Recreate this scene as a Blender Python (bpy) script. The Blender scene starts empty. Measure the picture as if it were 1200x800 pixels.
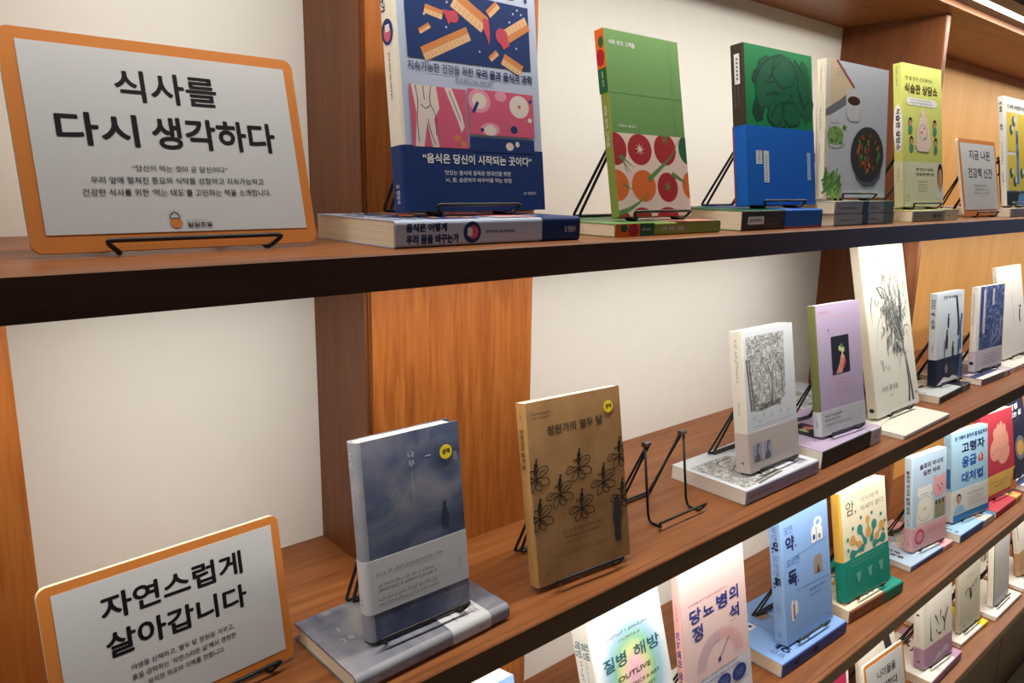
import bpy, bmesh, math, random
from mathutils import Matrix, Vector
S = bpy.context.scene
COL = S.collection
random.seed(4)

# ------------------------------------------------------------------ camera
CAM_H = 1.46
cd = bpy.data.cameras.new('camera'); cam = bpy.data.objects.new('camera', cd); COL.objects.link(cam)
cd.sensor_width = 36.0; cd.lens = 885.64 * 36 / 1200; cd.clip_start = .01
_r = Vector((0.75836, -0.651649, 0.015597)); _u = Vector((0.122783, 0.166307, 0.9784)); _f = Vector((0.640168, 0.740064, -0.206132))
cam.matrix_world = Matrix(((_r.x, _u.x, -_f.x, 0), (_r.y, _u.y, -_f.y, -.54), (_r.z, _u.z, -_f.z, CAM_H), (0, 0, 0, 1)))
S.camera = cam
# ------------------------------------------------------------------ light and exposure
S.view_settings.view_transform = 'Standard'; S.view_settings.look = 'None'
S.view_settings.exposure = 0.0; S.view_settings.gamma = 1.0; S.view_settings.use_curve_mapping = False
W = bpy.data.worlds.new('room_world'); S.world = W; W.use_nodes = True
W.node_tree.nodes['Background'].inputs[0].default_value = (.80, .88, 1.0, 1)
W.node_tree.nodes['Background'].inputs[1].default_value = .065
LED_COL = (1.0, .945, .84)
LED_W = {0: 16, 1: 13.5, 2: 14, 3: 12.5}
LED_TILT = math.radians(11)

def area(name, loc, rot, sx, sy, watts, color, spread=math.pi):
    l = bpy.data.lights.new(name, 'AREA'); l.shape = 'RECTANGLE'; l.size = sx; l.size_y = sy
    l.energy = watts; l.color = color; l.spread = spread
    o = bpy.data.objects.new(name, l); COL.objects.link(o); o.location = loc; o.rotation_euler = rot
    return o
area('ceiling_fill_light', (1.2, -1.7, 2.6), (0, 0, 0), 3.0, 1.2, 7, (.92, .95, 1.0))  # unseen overhead light added as fill for the room
area('blue_screen_light', (6.2, -1.6, 1.2), (0, math.radians(90), math.radians(-22)), 1.0, .8, 4, (.35, .55, 1.0))

# ------------------------------------------------------------------ materials
def lin(c):
    return tuple((v / 12.92 if v <= .04045 else ((v + .055) / 1.055) ** 2.4) for v in [x / 255 for x in c])
MATS = {}
def mat(name, rgb, rough=.55, spec=.22, var=.05, scale=90, metal=0., coat=0.):
    if name in MATS: return MATS[name]
    m = bpy.data.materials.new(name); m.use_nodes = True; nt = m.node_tree; N = nt.nodes; L = nt.links
    b = N['Principled BSDF']; b.inputs['Roughness'].default_value = rough; b.inputs['Metallic'].default_value = metal
    b.inputs['Specular IOR Level'].default_value = spec; b.inputs['Coat Weight'].default_value = coat
    c = lin(rgb)
    tc = N.new('ShaderNodeTexCoord'); nz = N.new('ShaderNodeTexNoise'); nz.inputs['Scale'].default_value = scale
    L.new(tc.outputs['Object'], nz.inputs['Vector'])
    mx = N.new('ShaderNodeMix'); mx.data_type = 'RGBA'
    mx.inputs[6].default_value = tuple(v * (1 - var) for v in c) + (1,); mx.inputs[7].default_value = tuple(min(1, v * (1 + var)) for v in c) + (1,)
    L.new(nz.outputs['Fac'], mx.inputs[0]); L.new(mx.outputs[2], b.inputs['Base Color'])
    MATS[name] = m; return m
def noise_mat(name, stops, scale=14, detail=6, stretch=(1, 1, 1), rough=.5, spec=.4, distort=0., bump=0.):
    if name in MATS: return MATS[name]
    m = bpy.data.materials.new(name); m.use_nodes = True; nt = m.node_tree; N = nt.nodes; L = nt.links
    b = N['Principled BSDF']; b.inputs['Roughness'].default_value = rough; b.inputs['Specular IOR Level'].default_value = spec
    tc = N.new('ShaderNodeTexCoord'); mp = N.new('ShaderNodeMapping'); mp.inputs['Scale'].default_value = stretch
    nz = N.new('ShaderNodeTexNoise'); nz.inputs['Scale'].default_value = scale; nz.inputs['Detail'].default_value = detail
    nz.inputs['Distortion'].default_value = distort
    L.new(tc.outputs['Object'], mp.inputs['Vector']); L.new(mp.outputs['Vector'], nz.inputs['Vector'])
    r = N.new('ShaderNodeValToRGB'); e = r.color_ramp.elements
    while len(e) < len(stops): e.new(.5)
    for i, (p, c) in enumerate(stops): e[i].position = p; e[i].color = lin(c) + (1,)
    L.new(nz.outputs['Fac'], r.inputs['Fac']); L.new(r.outputs['Color'], b.inputs['Base Color'])
    if bump:
        bp = N.new('ShaderNodeBump'); bp.inputs['Strength'].default_value = bump; bp.inputs['Distance'].default_value = .001
        L.new(nz.outputs['Fac'], bp.inputs['Height']); L.new(bp.outputs['Normal'], b.inputs['Normal'])
    MATS[name] = m; return m
def emit_mat(name, rgb, k):
    m = bpy.data.materials.new(name); m.use_nodes = True; b = m.node_tree.nodes['Principled BSDF']
    b.inputs['Base Color'].default_value = tuple(rgb) + (1,); b.inputs['Emission Color'].default_value = tuple(rgb) + (1,)
    b.inputs['Emission Strength'].default_value = k; return m

WOOD_X = noise_mat('walnut_veneer_long', [(.3, (116, 67, 31)), (.5, (134, 80, 40)), (.72, (150, 93, 50))], 5, 8, (1.2, 16, 16), .42, .35, .6, .08)
WOOD_Z = noise_mat('oak_veneer_upright', [(.28, (128, 68, 24)), (.5, (150, 86, 36)), (.75, (166, 100, 46))], 4, 10, (36, 36, 2.6), .42, .35, .6, .08)
WOOD_D = noise_mat('divider_and_shaded_post_wood', [(.3, (100, 56, 27)), (.55, (112, 64, 33)), (.75, (124, 73, 40))], 5, 7, (14, 14, 1.2), .45, .35, .5, .05)  # divider wood; also paints the shade on the post sides
WOOD_O = noise_mat('honey_panel', [(.3, (212, 156, 80)), (.5, (220, 166, 90)), (.75, (226, 172, 98))], 3, 5, (6, 6, 1), .5, .3, .4)
FASCIA = noise_mat('unlit_espresso_edge', [(.3, (66, 41, 30)), (.7, (82, 52, 39))], 5, 6, (1.2, 16, 16), .42, .3, .4)  # shelf wood taken darker, so the colour holds the unlit look of the fronts
CAB = noise_mat('espresso_door', [(.3, (46, 27, 19)), (.7, (58, 35, 25))], 4, 6, (1.5, 10, 10), .5, .2, .4)
WALL = mat('cream_wall_paint', (240, 239, 234), .8, .2, .02, 30)
PAGE = noise_mat('page_edges', [(.3, (222, 208, 182)), (.6, (238, 228, 206))], 3, 3, (2, 320, 2), .8, .1)
PAGEW = noise_mat('white_page_edges', [(.3, (226, 222, 214)), (.6, (242, 239, 232))], 3, 3, (2, 320, 2), .8, .1)
WIRE = mat('black_coated_wire', (14, 13, 13), .38, .5, .1, 200)
STEEL = mat('zinc_hinge', (120, 118, 114), .35, .5, .1, 200, .9)
INK = mat('black_ink', (18, 18, 22), .6, .2, .1)
NAVY = mat('navy_print', (24, 42, 92), .5, .3, .06)
WHITE = mat('white_paper', (226, 226, 226), .55, .3, .02)
SIGNW = mat('sign_paper', (196, 197, 200), .6, .25, .02)
ORANGE = mat('orange_board', (198, 122, 56), .6, .25, .05, 60)
BOARD = mat('foam_board_core', (240, 226, 198), .7, .2, .03)
YELLOW = mat('yellow_sticker', (236, 212, 40), .5, .3, .03)
GREY = mat('grey_print', (120, 120, 126), .6, .2, .06)

# ------------------------------------------------------------------ mesh helpers
def obj(name, bm, mats, parent=None, smooth=False):
    me = bpy.data.meshes.new(name); bm.normal_update(); bm.to_mesh(me); bm.free()
    for m in (mats if isinstance(mats, (list, tuple)) else [mats]): me.materials.append(m)
    if smooth:
        for p in me.polygons: p.use_smooth = True
    o = bpy.data.objects.new(name, me); COL.objects.link(o)
    if parent: o.parent = parent
    return o
def thing(name, label, cat, group=None, loc=(0, 0, 0), rot=(0, 0, 0)):
    o = bpy.data.objects.new(name, None); COL.objects.link(o); o.empty_display_size = .02
    o.location = loc; o.rotation_euler = rot; o['label'] = label; o['category'] = cat
    if group: o['group'] = group
    return o
def box(bm, a, b, mi=0):
    v = [bm.verts.new((x, y, z)) for x in (a[0], b[0]) for y in (a[1], b[1]) for z in (a[2], b[2])]
    for f in ((0, 1, 3, 2), (4, 6, 7, 5), (0, 4, 5, 1), (2, 3, 7, 6), (0, 2, 6, 4), (1, 5, 7, 3)):
        bm.faces.new([v[i] for i in f]).material_index = mi
def extrude_x(bm, prof, x0, x1, mi=None):
    a = [bm.verts.new((x0, y, z)) for y, z in prof]; b = [bm.verts.new((x1, y, z)) for y, z in prof]; n = len(prof)
    for i in range(n):
        j = (i + 1) % n; f = bm.faces.new((a[i], a[j], b[j], b[i])); f.material_index = mi[i] if mi else 0
    bm.faces.new(a[::-1]); bm.faces.new(b)
def extrude_z(bm, prof, z0, z1, mi=None):
    a = [bm.verts.new((x, y, z0)) for x, y in prof]; b = [bm.verts.new((x, y, z1)) for x, y in prof]; n = len(prof)
    for i in range(n):
        j = (i + 1) % n; f = bm.faces.new((a[i], a[j], b[j], b[i])); f.material_index = mi[i] if mi else 0
    bm.faces.new(a[::-1]); bm.faces.new(b)
def fillet(pts, r, n=4):
    pts = [Vector(p) for p in pts]; out = [pts[0]]
    for i in range(1, len(pts) - 1):
        p, a, b = pts[i], pts[i - 1], pts[i + 1]
        d1 = (a - p); d2 = (b - p); k = min(r, d1.length * .45, d2.length * .45)
        s, e = p + d1.normalized() * k, p + d2.normalized() * k
        for t in range(n + 1):
            q = t / n; out.append(s * (1 - q) ** 2 + p * 2 * q * (1 - q) + e * q * q)
    out.append(pts[-1]); return out
def tube(bm, pts, r, n=8):
    pts = [Vector(p) for p in pts]; rings = []; prev = None
    for i, p in enumerate(pts):
        d = (pts[min(i + 1, len(pts) - 1)] - pts[max(i - 1, 0)]).normalized()
        if prev is None:
            up = Vector((0, 0, 1)) if abs(d.z) < .9 else Vector((1, 0, 0)); s = d.cross(up).normalized()
        else: s = (prev - d * prev.dot(d)).normalized()
        prev = s; t = d.cross(s)
        rings.append([bm.verts.new(p + s * r * math.cos(2 * math.pi * k / n) + t * r * math.sin(2 * math.pi * k / n)) for k in range(n)])
    for a, b in zip(rings, rings[1:]):
        for k in range(n): bm.faces.new((a[k], a[(k + 1) % n], b[(k + 1) % n], b[k]))
    bm.faces.new(rings[0][::-1]); bm.faces.new(rings[-1])

# ------------------------------------------------------------------ printing on a face
_tc = bpy.data.curves.new('lettering', 'FONT'); _to = bpy.data.objects.new('lettering', _tc)
TXT = {}
def glyphs(s, bold, res):
    k = (s, bold, res)
    if k not in TXT:
        _tc.body = s; _tc.size = 1; _tc.offset = bold; _tc.resolution_u = res
        m = _to.to_mesh(); V = [(v.co.x, v.co.y) for v in m.vertices]; P = [tuple(p.vertices) for p in m.polygons]; _to.to_mesh_clear()
        TXT[k] = (V, P)
    return TXT[k]
class Print:
    """Ink and paper laid on one face of a book or sign. u, v run 0-1 over the face; on a spine u runs from head to foot."""
    def __init__(s, face, w, h, t, host, off=.0003):
        s.face, s.w, s.h, s.t, s.off, s.k = face, w, h, t, off, 0
        s.bm, s.mats = host
        s.U, s.V = (w, h) if face == 'front' else (h, t)
    def mi(s, m):
        if m not in s.mats: s.mats.append(m)
        return s.mats.index(m)
    def pm(s, a, b):                                   # metres on the face -> local point
        d = s.off + s.k * 4e-6
        return (a, -d, b) if s.face == 'front' else (-d, s.t - b, s.h - a)
    def mesh(s, V, P, m):
        s.k += 1; i = s.mi(m); vs = [s.bm.verts.new(s.pm(*v)) for v in V]
        for p in P:
            try: s.bm.faces.new([vs[q] for q in p]).material_index = i
            except ValueError: pass
    def polym(s, pts, m): s.mesh(pts, [tuple(range(len(pts)))], m)
    def poly(s, pts, m): s.polym([(u * s.U, v * s.V) for u, v in pts], m)
    def rect(s, u0, v0, u1, v1, m): s.poly([(u0, v0), (u1, v0), (u1, v1), (u0, v1)], m)
    def ell(s, u, v, ru, rv, m, rot=0, n=22, vmin=0., vmax=1.):
        a, b, c, d = u * s.U, v * s.V, ru * s.U, rv * s.V; cr, sr = math.cos(rot), math.sin(rot)
        P = [(a + c * math.cos(q) * cr - d * math.sin(q) * sr, b + c * math.cos(q) * sr + d * math.sin(q) * cr) for q in [2 * math.pi * i / n for i in range(n)]]
        s.polym([(min(max(x, 0), s.U), min(max(y, vmin * s.V), vmax * s.V)) for x, y in P], m)      # trimmed at the edge of the sheet
    def bar(s, u, v, L, Wd, ang, m):                    # rotated bar, L and Wd as fractions of the face width
        a, b = u * s.U, v * s.V; L *= s.U / 2; Wd *= s.U / 2; c, q = math.cos(ang), math.sin(ang)
        s.polym([(a + x * c - y * q, b + x * q + y * c) for x, y in ((-L, -Wd), (L, -Wd), (L, Wd), (-L, Wd))], m)
    def stroke(s, pts, wd, m, taper=False, smooth=True):
        p = [Vector((u * s.U, v * s.V, 0)) for u, v in pts]
        if smooth and len(p) > 2: p = fillet(p, 1.0, 4)
        V = []; n = len(p)
        for i, q in enumerate(p):
            d = (p[min(i + 1, n - 1)] - p[max(i - 1, 0)]).normalized(); k = wd / 2 * ((1 - .85 * i / (n - 1)) if taper else 1)
            V += [(q.x - d.y * k, q.y + d.x * k), (q.x + d.y * k, q.y - d.x * k)]
        s.mesh(V, [(2 * i, 2 * i + 1, 2 * i + 3, 2 * i + 2) for i in range(n - 1)], m)
    def ring(s, u, v, ru, rv, wd, m, a0=0, a1=2 * math.pi, n=28):
        s.stroke([(u + ru * math.cos(a0 + (a1 - a0) * i / n), v + rv * math.sin(a0 + (a1 - a0) * i / n)) for i in range(n + 1)], wd, m, False, False)
    def text(s, body, u0, v0, u1, v1, m, bold=.0, res=2, slant=0.):
        V, P = glyphs(body, 0., res)
        if not V: return
        x0 = min(v[0] for v in V); x1 = max(v[0] for v in V); y0 = min(v[1] for v in V); y1 = max(v[1] for v in V)
        kx = (u1 - u0) * s.U / (x1 - x0); ky = (v1 - v0) * s.V / (y1 - y0)
        b = bold * abs(ky) * .9; ring = [(0, 0)] + ([(b * math.cos(a), b * math.sin(a)) for a in [math.pi / 4 * i for i in range(8)]] if bold > .004 else [])
        for dx, dy in ring:                            # heavier strokes: the same letter laid over itself with tiny shifts
            s.mesh([(u0 * s.U + (x - x0) * kx + dx, v0 * s.V + (y - y0) * ky + dy) for x, y in V], P, m)
    def stack(s, body, u, v, size, m, bold=.02, step=1.05):   # upright letters one under another on a spine; size as a fraction of its width
        g = size * s.t; a = u * s.U
        for ch in body:
            if ch != ' ':
                V, P = glyphs(ch, min(bold, .02), 2); x0 = min(q[0] for q in V); x1 = max(q[0] for q in V)
                s.mesh([(a + g * (.85 - y), v * s.V + (x - (x0 + x1) / 2) * g) for x, y in V], P, m)
            a += g * step * (1 if ch != ' ' else .5)
    def rows(s, u0, v0, u1, v1, n, m, fill=.62, centre=False):  # rows of lettering too small to read
        dv = (v1 - v0) / n
        for i in range(n):
            vb = v1 - dv * (i + 1) + dv * (1 - fill) / 2; L = (u1 - u0) * random.uniform(.78, 1) ; u = u0 + ((u1 - u0 - L) / 2 if centre else 0); e = u + L
            hgt = dv * fill; step = hgt * s.V / s.U
            while u < e - step * .5:
                k = random.choice((0, 1, 2)); w1 = step * .78
                if k == 0: s.rect(u, vb, u + w1, vb + hgt * .22, m); s.rect(u + w1 * .72, vb, u + w1, vb + hgt, m)
                elif k == 1: s.rect(u, vb + hgt * .75, u + w1, vb + hgt, m); s.rect(u + w1 * .35, vb, u + w1 * .62, vb + hgt * .8, m)
                else: s.rect(u, vb, u + w1 * .28, vb + hgt, m); s.rect(u, vb + hgt * .38, u + w1, vb + hgt * .62, m)
                u += step * (1.0 if random.random() > .18 else 1.6)

# ------------------------------------------------------------------ books
def shell(bm, w, h0, h1, t, r, c, e=0.):
    """folded sheet: front, spine, back; e = how far it lies outside the cover"""
    def prof(o):
        R = max(r + o, .0002); n = 5; P = [(w, -o)]
        P += [(r - R * math.sin(a), r - R * math.cos(a)) for a in [math.pi / 2 * i / n for i in range(n + 1)]]
        P += [(r - R * math.cos(a), t - r + R * math.sin(a)) for a in [math.pi / 2 * i / n for i in range(n + 1)]]
        P += [(w, t + o)]; return P
    A, B = prof(e), prof(e - c); n = len(A)
    def col(P, z): return [bm.verts.new((x, y, z)) for x, y in P]
    a0, a1, b0, b1 = col(A, h0), col(A, h1), col(B, h0), col(B, h1)
    for i in range(n - 1):
        m = 0 if i == 0 else (2 if i == n - 2 else 1)
        for q in ((a0[i + 1], a0[i], a1[i], a1[i + 1]), (b0[i], b0[i + 1], b1[i + 1], b1[i]), (a1[i], b1[i], b1[i + 1], a1[i + 1]), (a0[i], a0[i + 1], b0[i + 1], b0[i])):
            bm.faces.new(q).material_index = m
    for q in ((a0[0], b0[0], b1[0], a1[0]), (a0[-1], a1[-1], b1[-1], b0[-1])): bm.faces.new(q).material_index = 0
LIFT = .002
def book(style, label, group, dims, base):
    """base = matrix of the book's own frame: x across the cover, y into the pages, z towards the head"""
    w, h, t = dims; st = STYLES[style]
    root = thing('book', label, 'book', group); root.matrix_world = base
    r = min(st.get('r', .0022), t * .45); hard = st.get('hard', 0); c = .0022 if hard else .0008
    bm = bmesh.new(); shell(bm, w, 0, h, t, r, c); hc = (bm, [st['front'], st['spine'], st.get('back', st['front'])])
    F = Print('front', w, h, t, hc); Sp = Print('spine', w, h, t, hc); B = BS = None
    if 'band' in st:
        v0, v1, bf, bs = st['band']
        bb = bmesh.new(); shell(bb, w + .0002, h * v0, h * v1, t, r, .0004, .0006); hb = (bb, [bf, bs, bf])
        B = Print('front', w, h, t, hb, .0009); BS = Print('spine', w, h, t, hb, .0009)
    st['art'](F, Sp, B, BS)
    obj('cover', bm, hc[1], root)
    if B: obj('paper_band', bb, hb[1], root)
    g = .0075 if hard else .0006
    bm = bmesh.new(); box(bm, (r * .6 + c, c + .0001, .0006), (w - g * 1.2, t - c - .0001, h - .0006))
    obj('page_block', bm, st.get('page', PAGE), root)
    if st.get('sticker'):
        u, v = st['sticker']; bm = bmesh.new(); hs = (bm, [YELLOW]); q = Print('front', w, h, t, hs, .0016); rr = .052
        q.ell(u, v, rr * .148 / w, rr * .148 / h, YELLOW, n=28)
        q.text('생책', u - .032 * .148 / w, v - .018 * .148 / h, u + .032 * .148 / w, v + .020 * .148 / h, INK, .04)
        obj('round_sticker', bm, hs[1], root)
    return root
def upright(key, style, label, group):
    x, y, z, w, h, t, yaw, tilt = FIT[key]
    m = Matrix.Translation((x, y, z + LIFT)) @ Matrix.Rotation(math.radians(yaw), 4, 'Z') @ Matrix.Rotation(-math.radians(tilt), 4, 'X')
    return book(style, label, group, (w, h, t), m)
def flat(key, style, label, group):
    x, y, z, L, D, t, yaw = FIT[key]; a = math.radians(yaw)
    X = Vector((math.cos(a), math.sin(a), 0)); Y = Vector((-X.y, X.x, 0)); o = Vector((x, y, z + .0003)) + X * L + Vector((0, 0, t))
    m = Matrix(((Y.x, 0, -X.x, o.x), (Y.y, 0, -X.y, o.y), (0, -1, 0, o.z), (0, 0, 0, 1)))
    return book(style, label, group, (D, L, t), m)
WR = .0019
def easel(key, label, xs=.5, width=.088, fit=None, ph=.113):
    x, y, z, w, h, t, yaw, tilt = fit or FIT[key]
    if key.startswith('sign'): z += .002
    b = .004
    a = math.radians(yaw); tt = math.tan(math.radians(tilt)); cx = w * xs
    o = Vector((x + cx * math.cos(a), y + cx * math.sin(a), z - b))
    root = thing('book_easel', label, 'book stand', 'black wire book stands along the shelves', o, (0, 0, a))
    hw = width / 2; zf = WR + .0002; d = t / math.cos(math.radians(tilt)); yp = d + (ph - b) * tt + WR + .004; yr = yp + (.072 if key[0] == 'A' else .054)
    yb = d + WR + .003
    bm = bmesh.new()
    tube(bm, fillet([(-hw, yp, ph), (-hw, yb, .012), (-hw, yb - .004, zf), (-hw, -.004, zf), (-hw - .012, -.0085, .0125), (hw + .012, -.0085, .0125), (hw, -.004, zf), (hw, yb - .004, zf), (hw, yb, .012), (hw, yp, ph)], .006), WR)
    obj('front_frame', bm, WIRE, root, True)
    for i in (0, 1):
        q = hw - .0048 - i * .0052; bm = bmesh.new()
        tube(bm, fillet([(-q, yp, ph - .002), (-q, yr - i * .006, zf), (q, yr - i * .006, zf), (q, yp, ph - .002)], .005), WR)
        obj('rear_frame', bm, WIRE, root, True)
    for sx in (-1, 1):
        bm = bmesh.new(); tube(bm, [(sx * (hw + .0035), yp, ph), (sx * (hw + .002), yp, ph), (sx * (hw - .008), yp, ph), (sx * (hw - .0095), yp, ph)], .0040, 12)
        obj('hinge', bm, STEEL, root)
    return root

# placement of every book and sign: upright (x, y, z, width, height, thickness, turn, lean); flat (x, y, z, length, depth, thickness, turn)
FIT = {
 'sign1': (0.0924, 0.0876, 1.4026, 0.2234, 0.1631, 0.005, 2.16, 13.35),
 'A1f': (0.3589, 0.0339, 1.4006, 0.2293, 0.1508, 0.0243, -0.39),
 'A1': (0.4004, 0.0781, 1.4289, 0.1815, 0.265, 0.023, 0.85, 6.21),
 'A2f': (0.6483, 0.0343, 1.4006, 0.203, 0.14, 0.0148, 0.06),
 'A2': (0.6903, 0.0664, 1.4194, 0.1393, 0.2208, 0.0134, -0.45, 10.26),
 'A3f': (0.8976, 0.0321, 1.4006, 0.2133, 0.15, 0.0267, 0.01),
 'A3': (0.9656, 0.0677, 1.4313, 0.1767, 0.2244, 0.0217, -2.18, 7.67),
 'A4g': (1.1538, 0.0325, 1.4006, 0.2089, 0.15, 0.0189, 0.09),
 'A4f': (1.1476, 0.0304, 1.4195, 0.2049, 0.15, 0.0187, 0.03),
 'A4': (1.1587, 0.0576, 1.4422, 0.1951, 0.210405, 0.0165, -2.77, 4.56),
 'A5f': (1.4508, 0.0352, 1.4006, 0.2, 0.15, 0.02, -1.23),
 'A5': (1.4877, 0.0688, 1.4246, 0.15, 0.262288, 0.0173, -4.74, 7.83),
 'sign2': (1.7746, 0.0613, 1.4026, 0.2103, 0.1647, 0.005, -1.04, 11.87),
 'A6f': (1.9646, 0.0316, 1.4006, 0.21, 0.15, 0.0183, 0),
 'A6': (2.0287, 0.0604, 1.4229, 0.15, 0.2499, 0.0124, 0.03, 9.31),
 'sign3': (0.0733, 0.0905, 0.9922, 0.207, 0.1465, 0.005, 4.57, 8.53),
 'C1f': (0.2996, 0.0179, 0.9902, 0.192, 0.1206, 0.0185, 2.16),
 'C1': (0.333, 0.0491, 1.0127, 0.1219, 0.2009, 0.0192, -0.45, 6.61),
 'C2': (0.5505, 0.0423, 0.9962, 0.149, 0.2175, 0.0174, -4.65, 9.41),
 'C3f': (0.9625, 0.0297, 0.9902, 0.2119, 0.14, 0.0222, -0.46),
 'C3': (1.0154, 0.0588, 1.0164, 0.1443, 0.2243, 0.0248, -0.94, 9.03),
 'C4f': (1.1953, 0.0316, 0.9902, 0.2246, 0.15, 0.0308, 0.45),
 'C4': (1.251, 0.0638, 1.025, 0.1474, 0.233, 0.0157, -3.72, 9.78),
 'C5f': (1.4656, 0.0074, 0.9902, 0.2277, 0.2, 0.0091, 0.7),
 'C5': (1.512, 0.08, 1.0033, 0.2, 0.36, 0.0195, -0.4, 12.72),
 'C6f': (1.7831, 0.0617, 0.9902, 0.2052, 0.15, 0.0159, 2.37),
 'C6': (1.8522, 0.1003, 1.0101, 0.1444, 0.2145, 0.0177, -2.35, 5.38),
 'C7f': (2.0376, 0.0603, 0.9902, 0.1964, 0.15, 0.0162, -1.19),
 'C7': (2.0828, 0.0943, 1.0104, 0.1528, 0.2124, 0.0156, -4.77, 5.06),
 'C8f': (2.2548, 0.0597, 0.9902, 0.21, 0.15, 0.0139, 0),
 'C8': (2.3184, 0.0989, 1.0081, 0.1881, 0.25, 0.0129, -0.75, 11.59),
 'D0': (0.4392, 0.0838, 0.616, 0.148, 0.21, 0.032, 0, 11.46),
 'D1': (0.7033, 0.0364, 0.622, 0.155, 0.27, 0.036, 0, 16.32),
 'D2': (0.8826, 0.045, 0.62, 0.1762, 0.28, 0.0142, 0, 9.57),
 'D3f': (1.1615, 0.0481, 0.596, 0.229, 0.16, 0.0258, -1.59),
 'D3': (1.2113, 0.0688, 0.6258, 0.1631, 0.2395, 0.0256, -2.07, 9.46),
 'D4f': (1.4255, 0.0515, 0.596, 0.2131, 0.15, 0.0267, -3.96),
 'D4': (1.4392, 0.0693, 0.6267, 0.1801, 0.227, 0.0206, -3.94, 10.12),
 'D5f': (1.7426, 0.0599, 0.596, 0.2211, 0.15, 0.0136, -2.47),
 'D5': (1.8045, 0.0854, 0.6136, 0.1572, 0.2281, 0.0189, -6.56, 6.74),
 'D6f': (1.9925, 0.0429, 0.596, 0.2177, 0.15, 0.0201, -1.68),
 'D6': (2.0415, 0.0813, 0.6201, 0.1788, 0.2313, 0.0203, -8.07, 7.95),
 'D7f': (2.2284, 0.0359, 0.596, 0.2044, 0.15, 0.0185, -0.2),
 'D7': (2.2608, 0.0762, 0.6185, 0.1919, 0.2361, 0.02, -5.47, 10.4),
 'D8': (2.5353, 0.0832, 0.616, 0.148, 0.2297, 0.02, 0, 13.71),
 'sign4': (1.5797, 0.0406, 0.247, 0.18, 0.17, 0.005, -3.45, 11.83),
 'E2f': (1.8755, 0.0249, 0.245, 0.2013, 0.15, 0.0228, 0.42),
 'E2': (1.9036, 0.0551, 0.2718, 0.1506, 0.25, 0.0256, -4.32, 7.3),
 'E3f': (2.1265, 0.0444, 0.245, 0.1873, 0.15, 0.0122, -1.82),
 'E3': (2.1678, 0.0628, 0.2612, 0.1407, 0.25, 0.014, -1.57, 6.87),
 'E4f': (2.3497, 0.0277, 0.245, 0.2122, 0.15, 0.012, -0.41),
 'E4': (2.3918, 0.0512, 0.261, 0.1316, 0.25, 0.016, -0.3, 6.19),
 'E5f': (2.6, 0.03, 0.245, 0.21, 0.15, 0.01, 0),
 'E5': (2.6666, 0.0608, 0.259, 0.15, 0.22, 0.0128, 0, 11.6),
 'D1f': (0.67, 0.03, 0.596, 0.25, 0.155, 0.015, 0),
 'D2f': (0.85, 0.012, 0.596, 0.222, 0.16, 0.02, 0),
 'D8f': (2.5, 0.045, 0.596, 0.21, 0.15, 0.016, 0),
 'E0': (1.356, 0.05, 0.25, 0.152, 0.26, 0.018, 0, 8),
 'E1': (1.64, 0.088, 0.25, 0.19, 0.16, 0.01, 0, 9),
 'E6': (2.69, 0.172, 0.25, 0.13, 0.24, 0.01, 0, 7),
 'C9f': (1.45, 0.2, 0.9902, 0.2, 0.13, 0.018, 0),
}

# ------------------------------------------------------------------ cover designs
STYLES = {}
def M(name, rgb, **k): k.setdefault('rough', .5); k.setdefault('var', .03); return mat(name, rgb, **k)
R = math.radians
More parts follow.
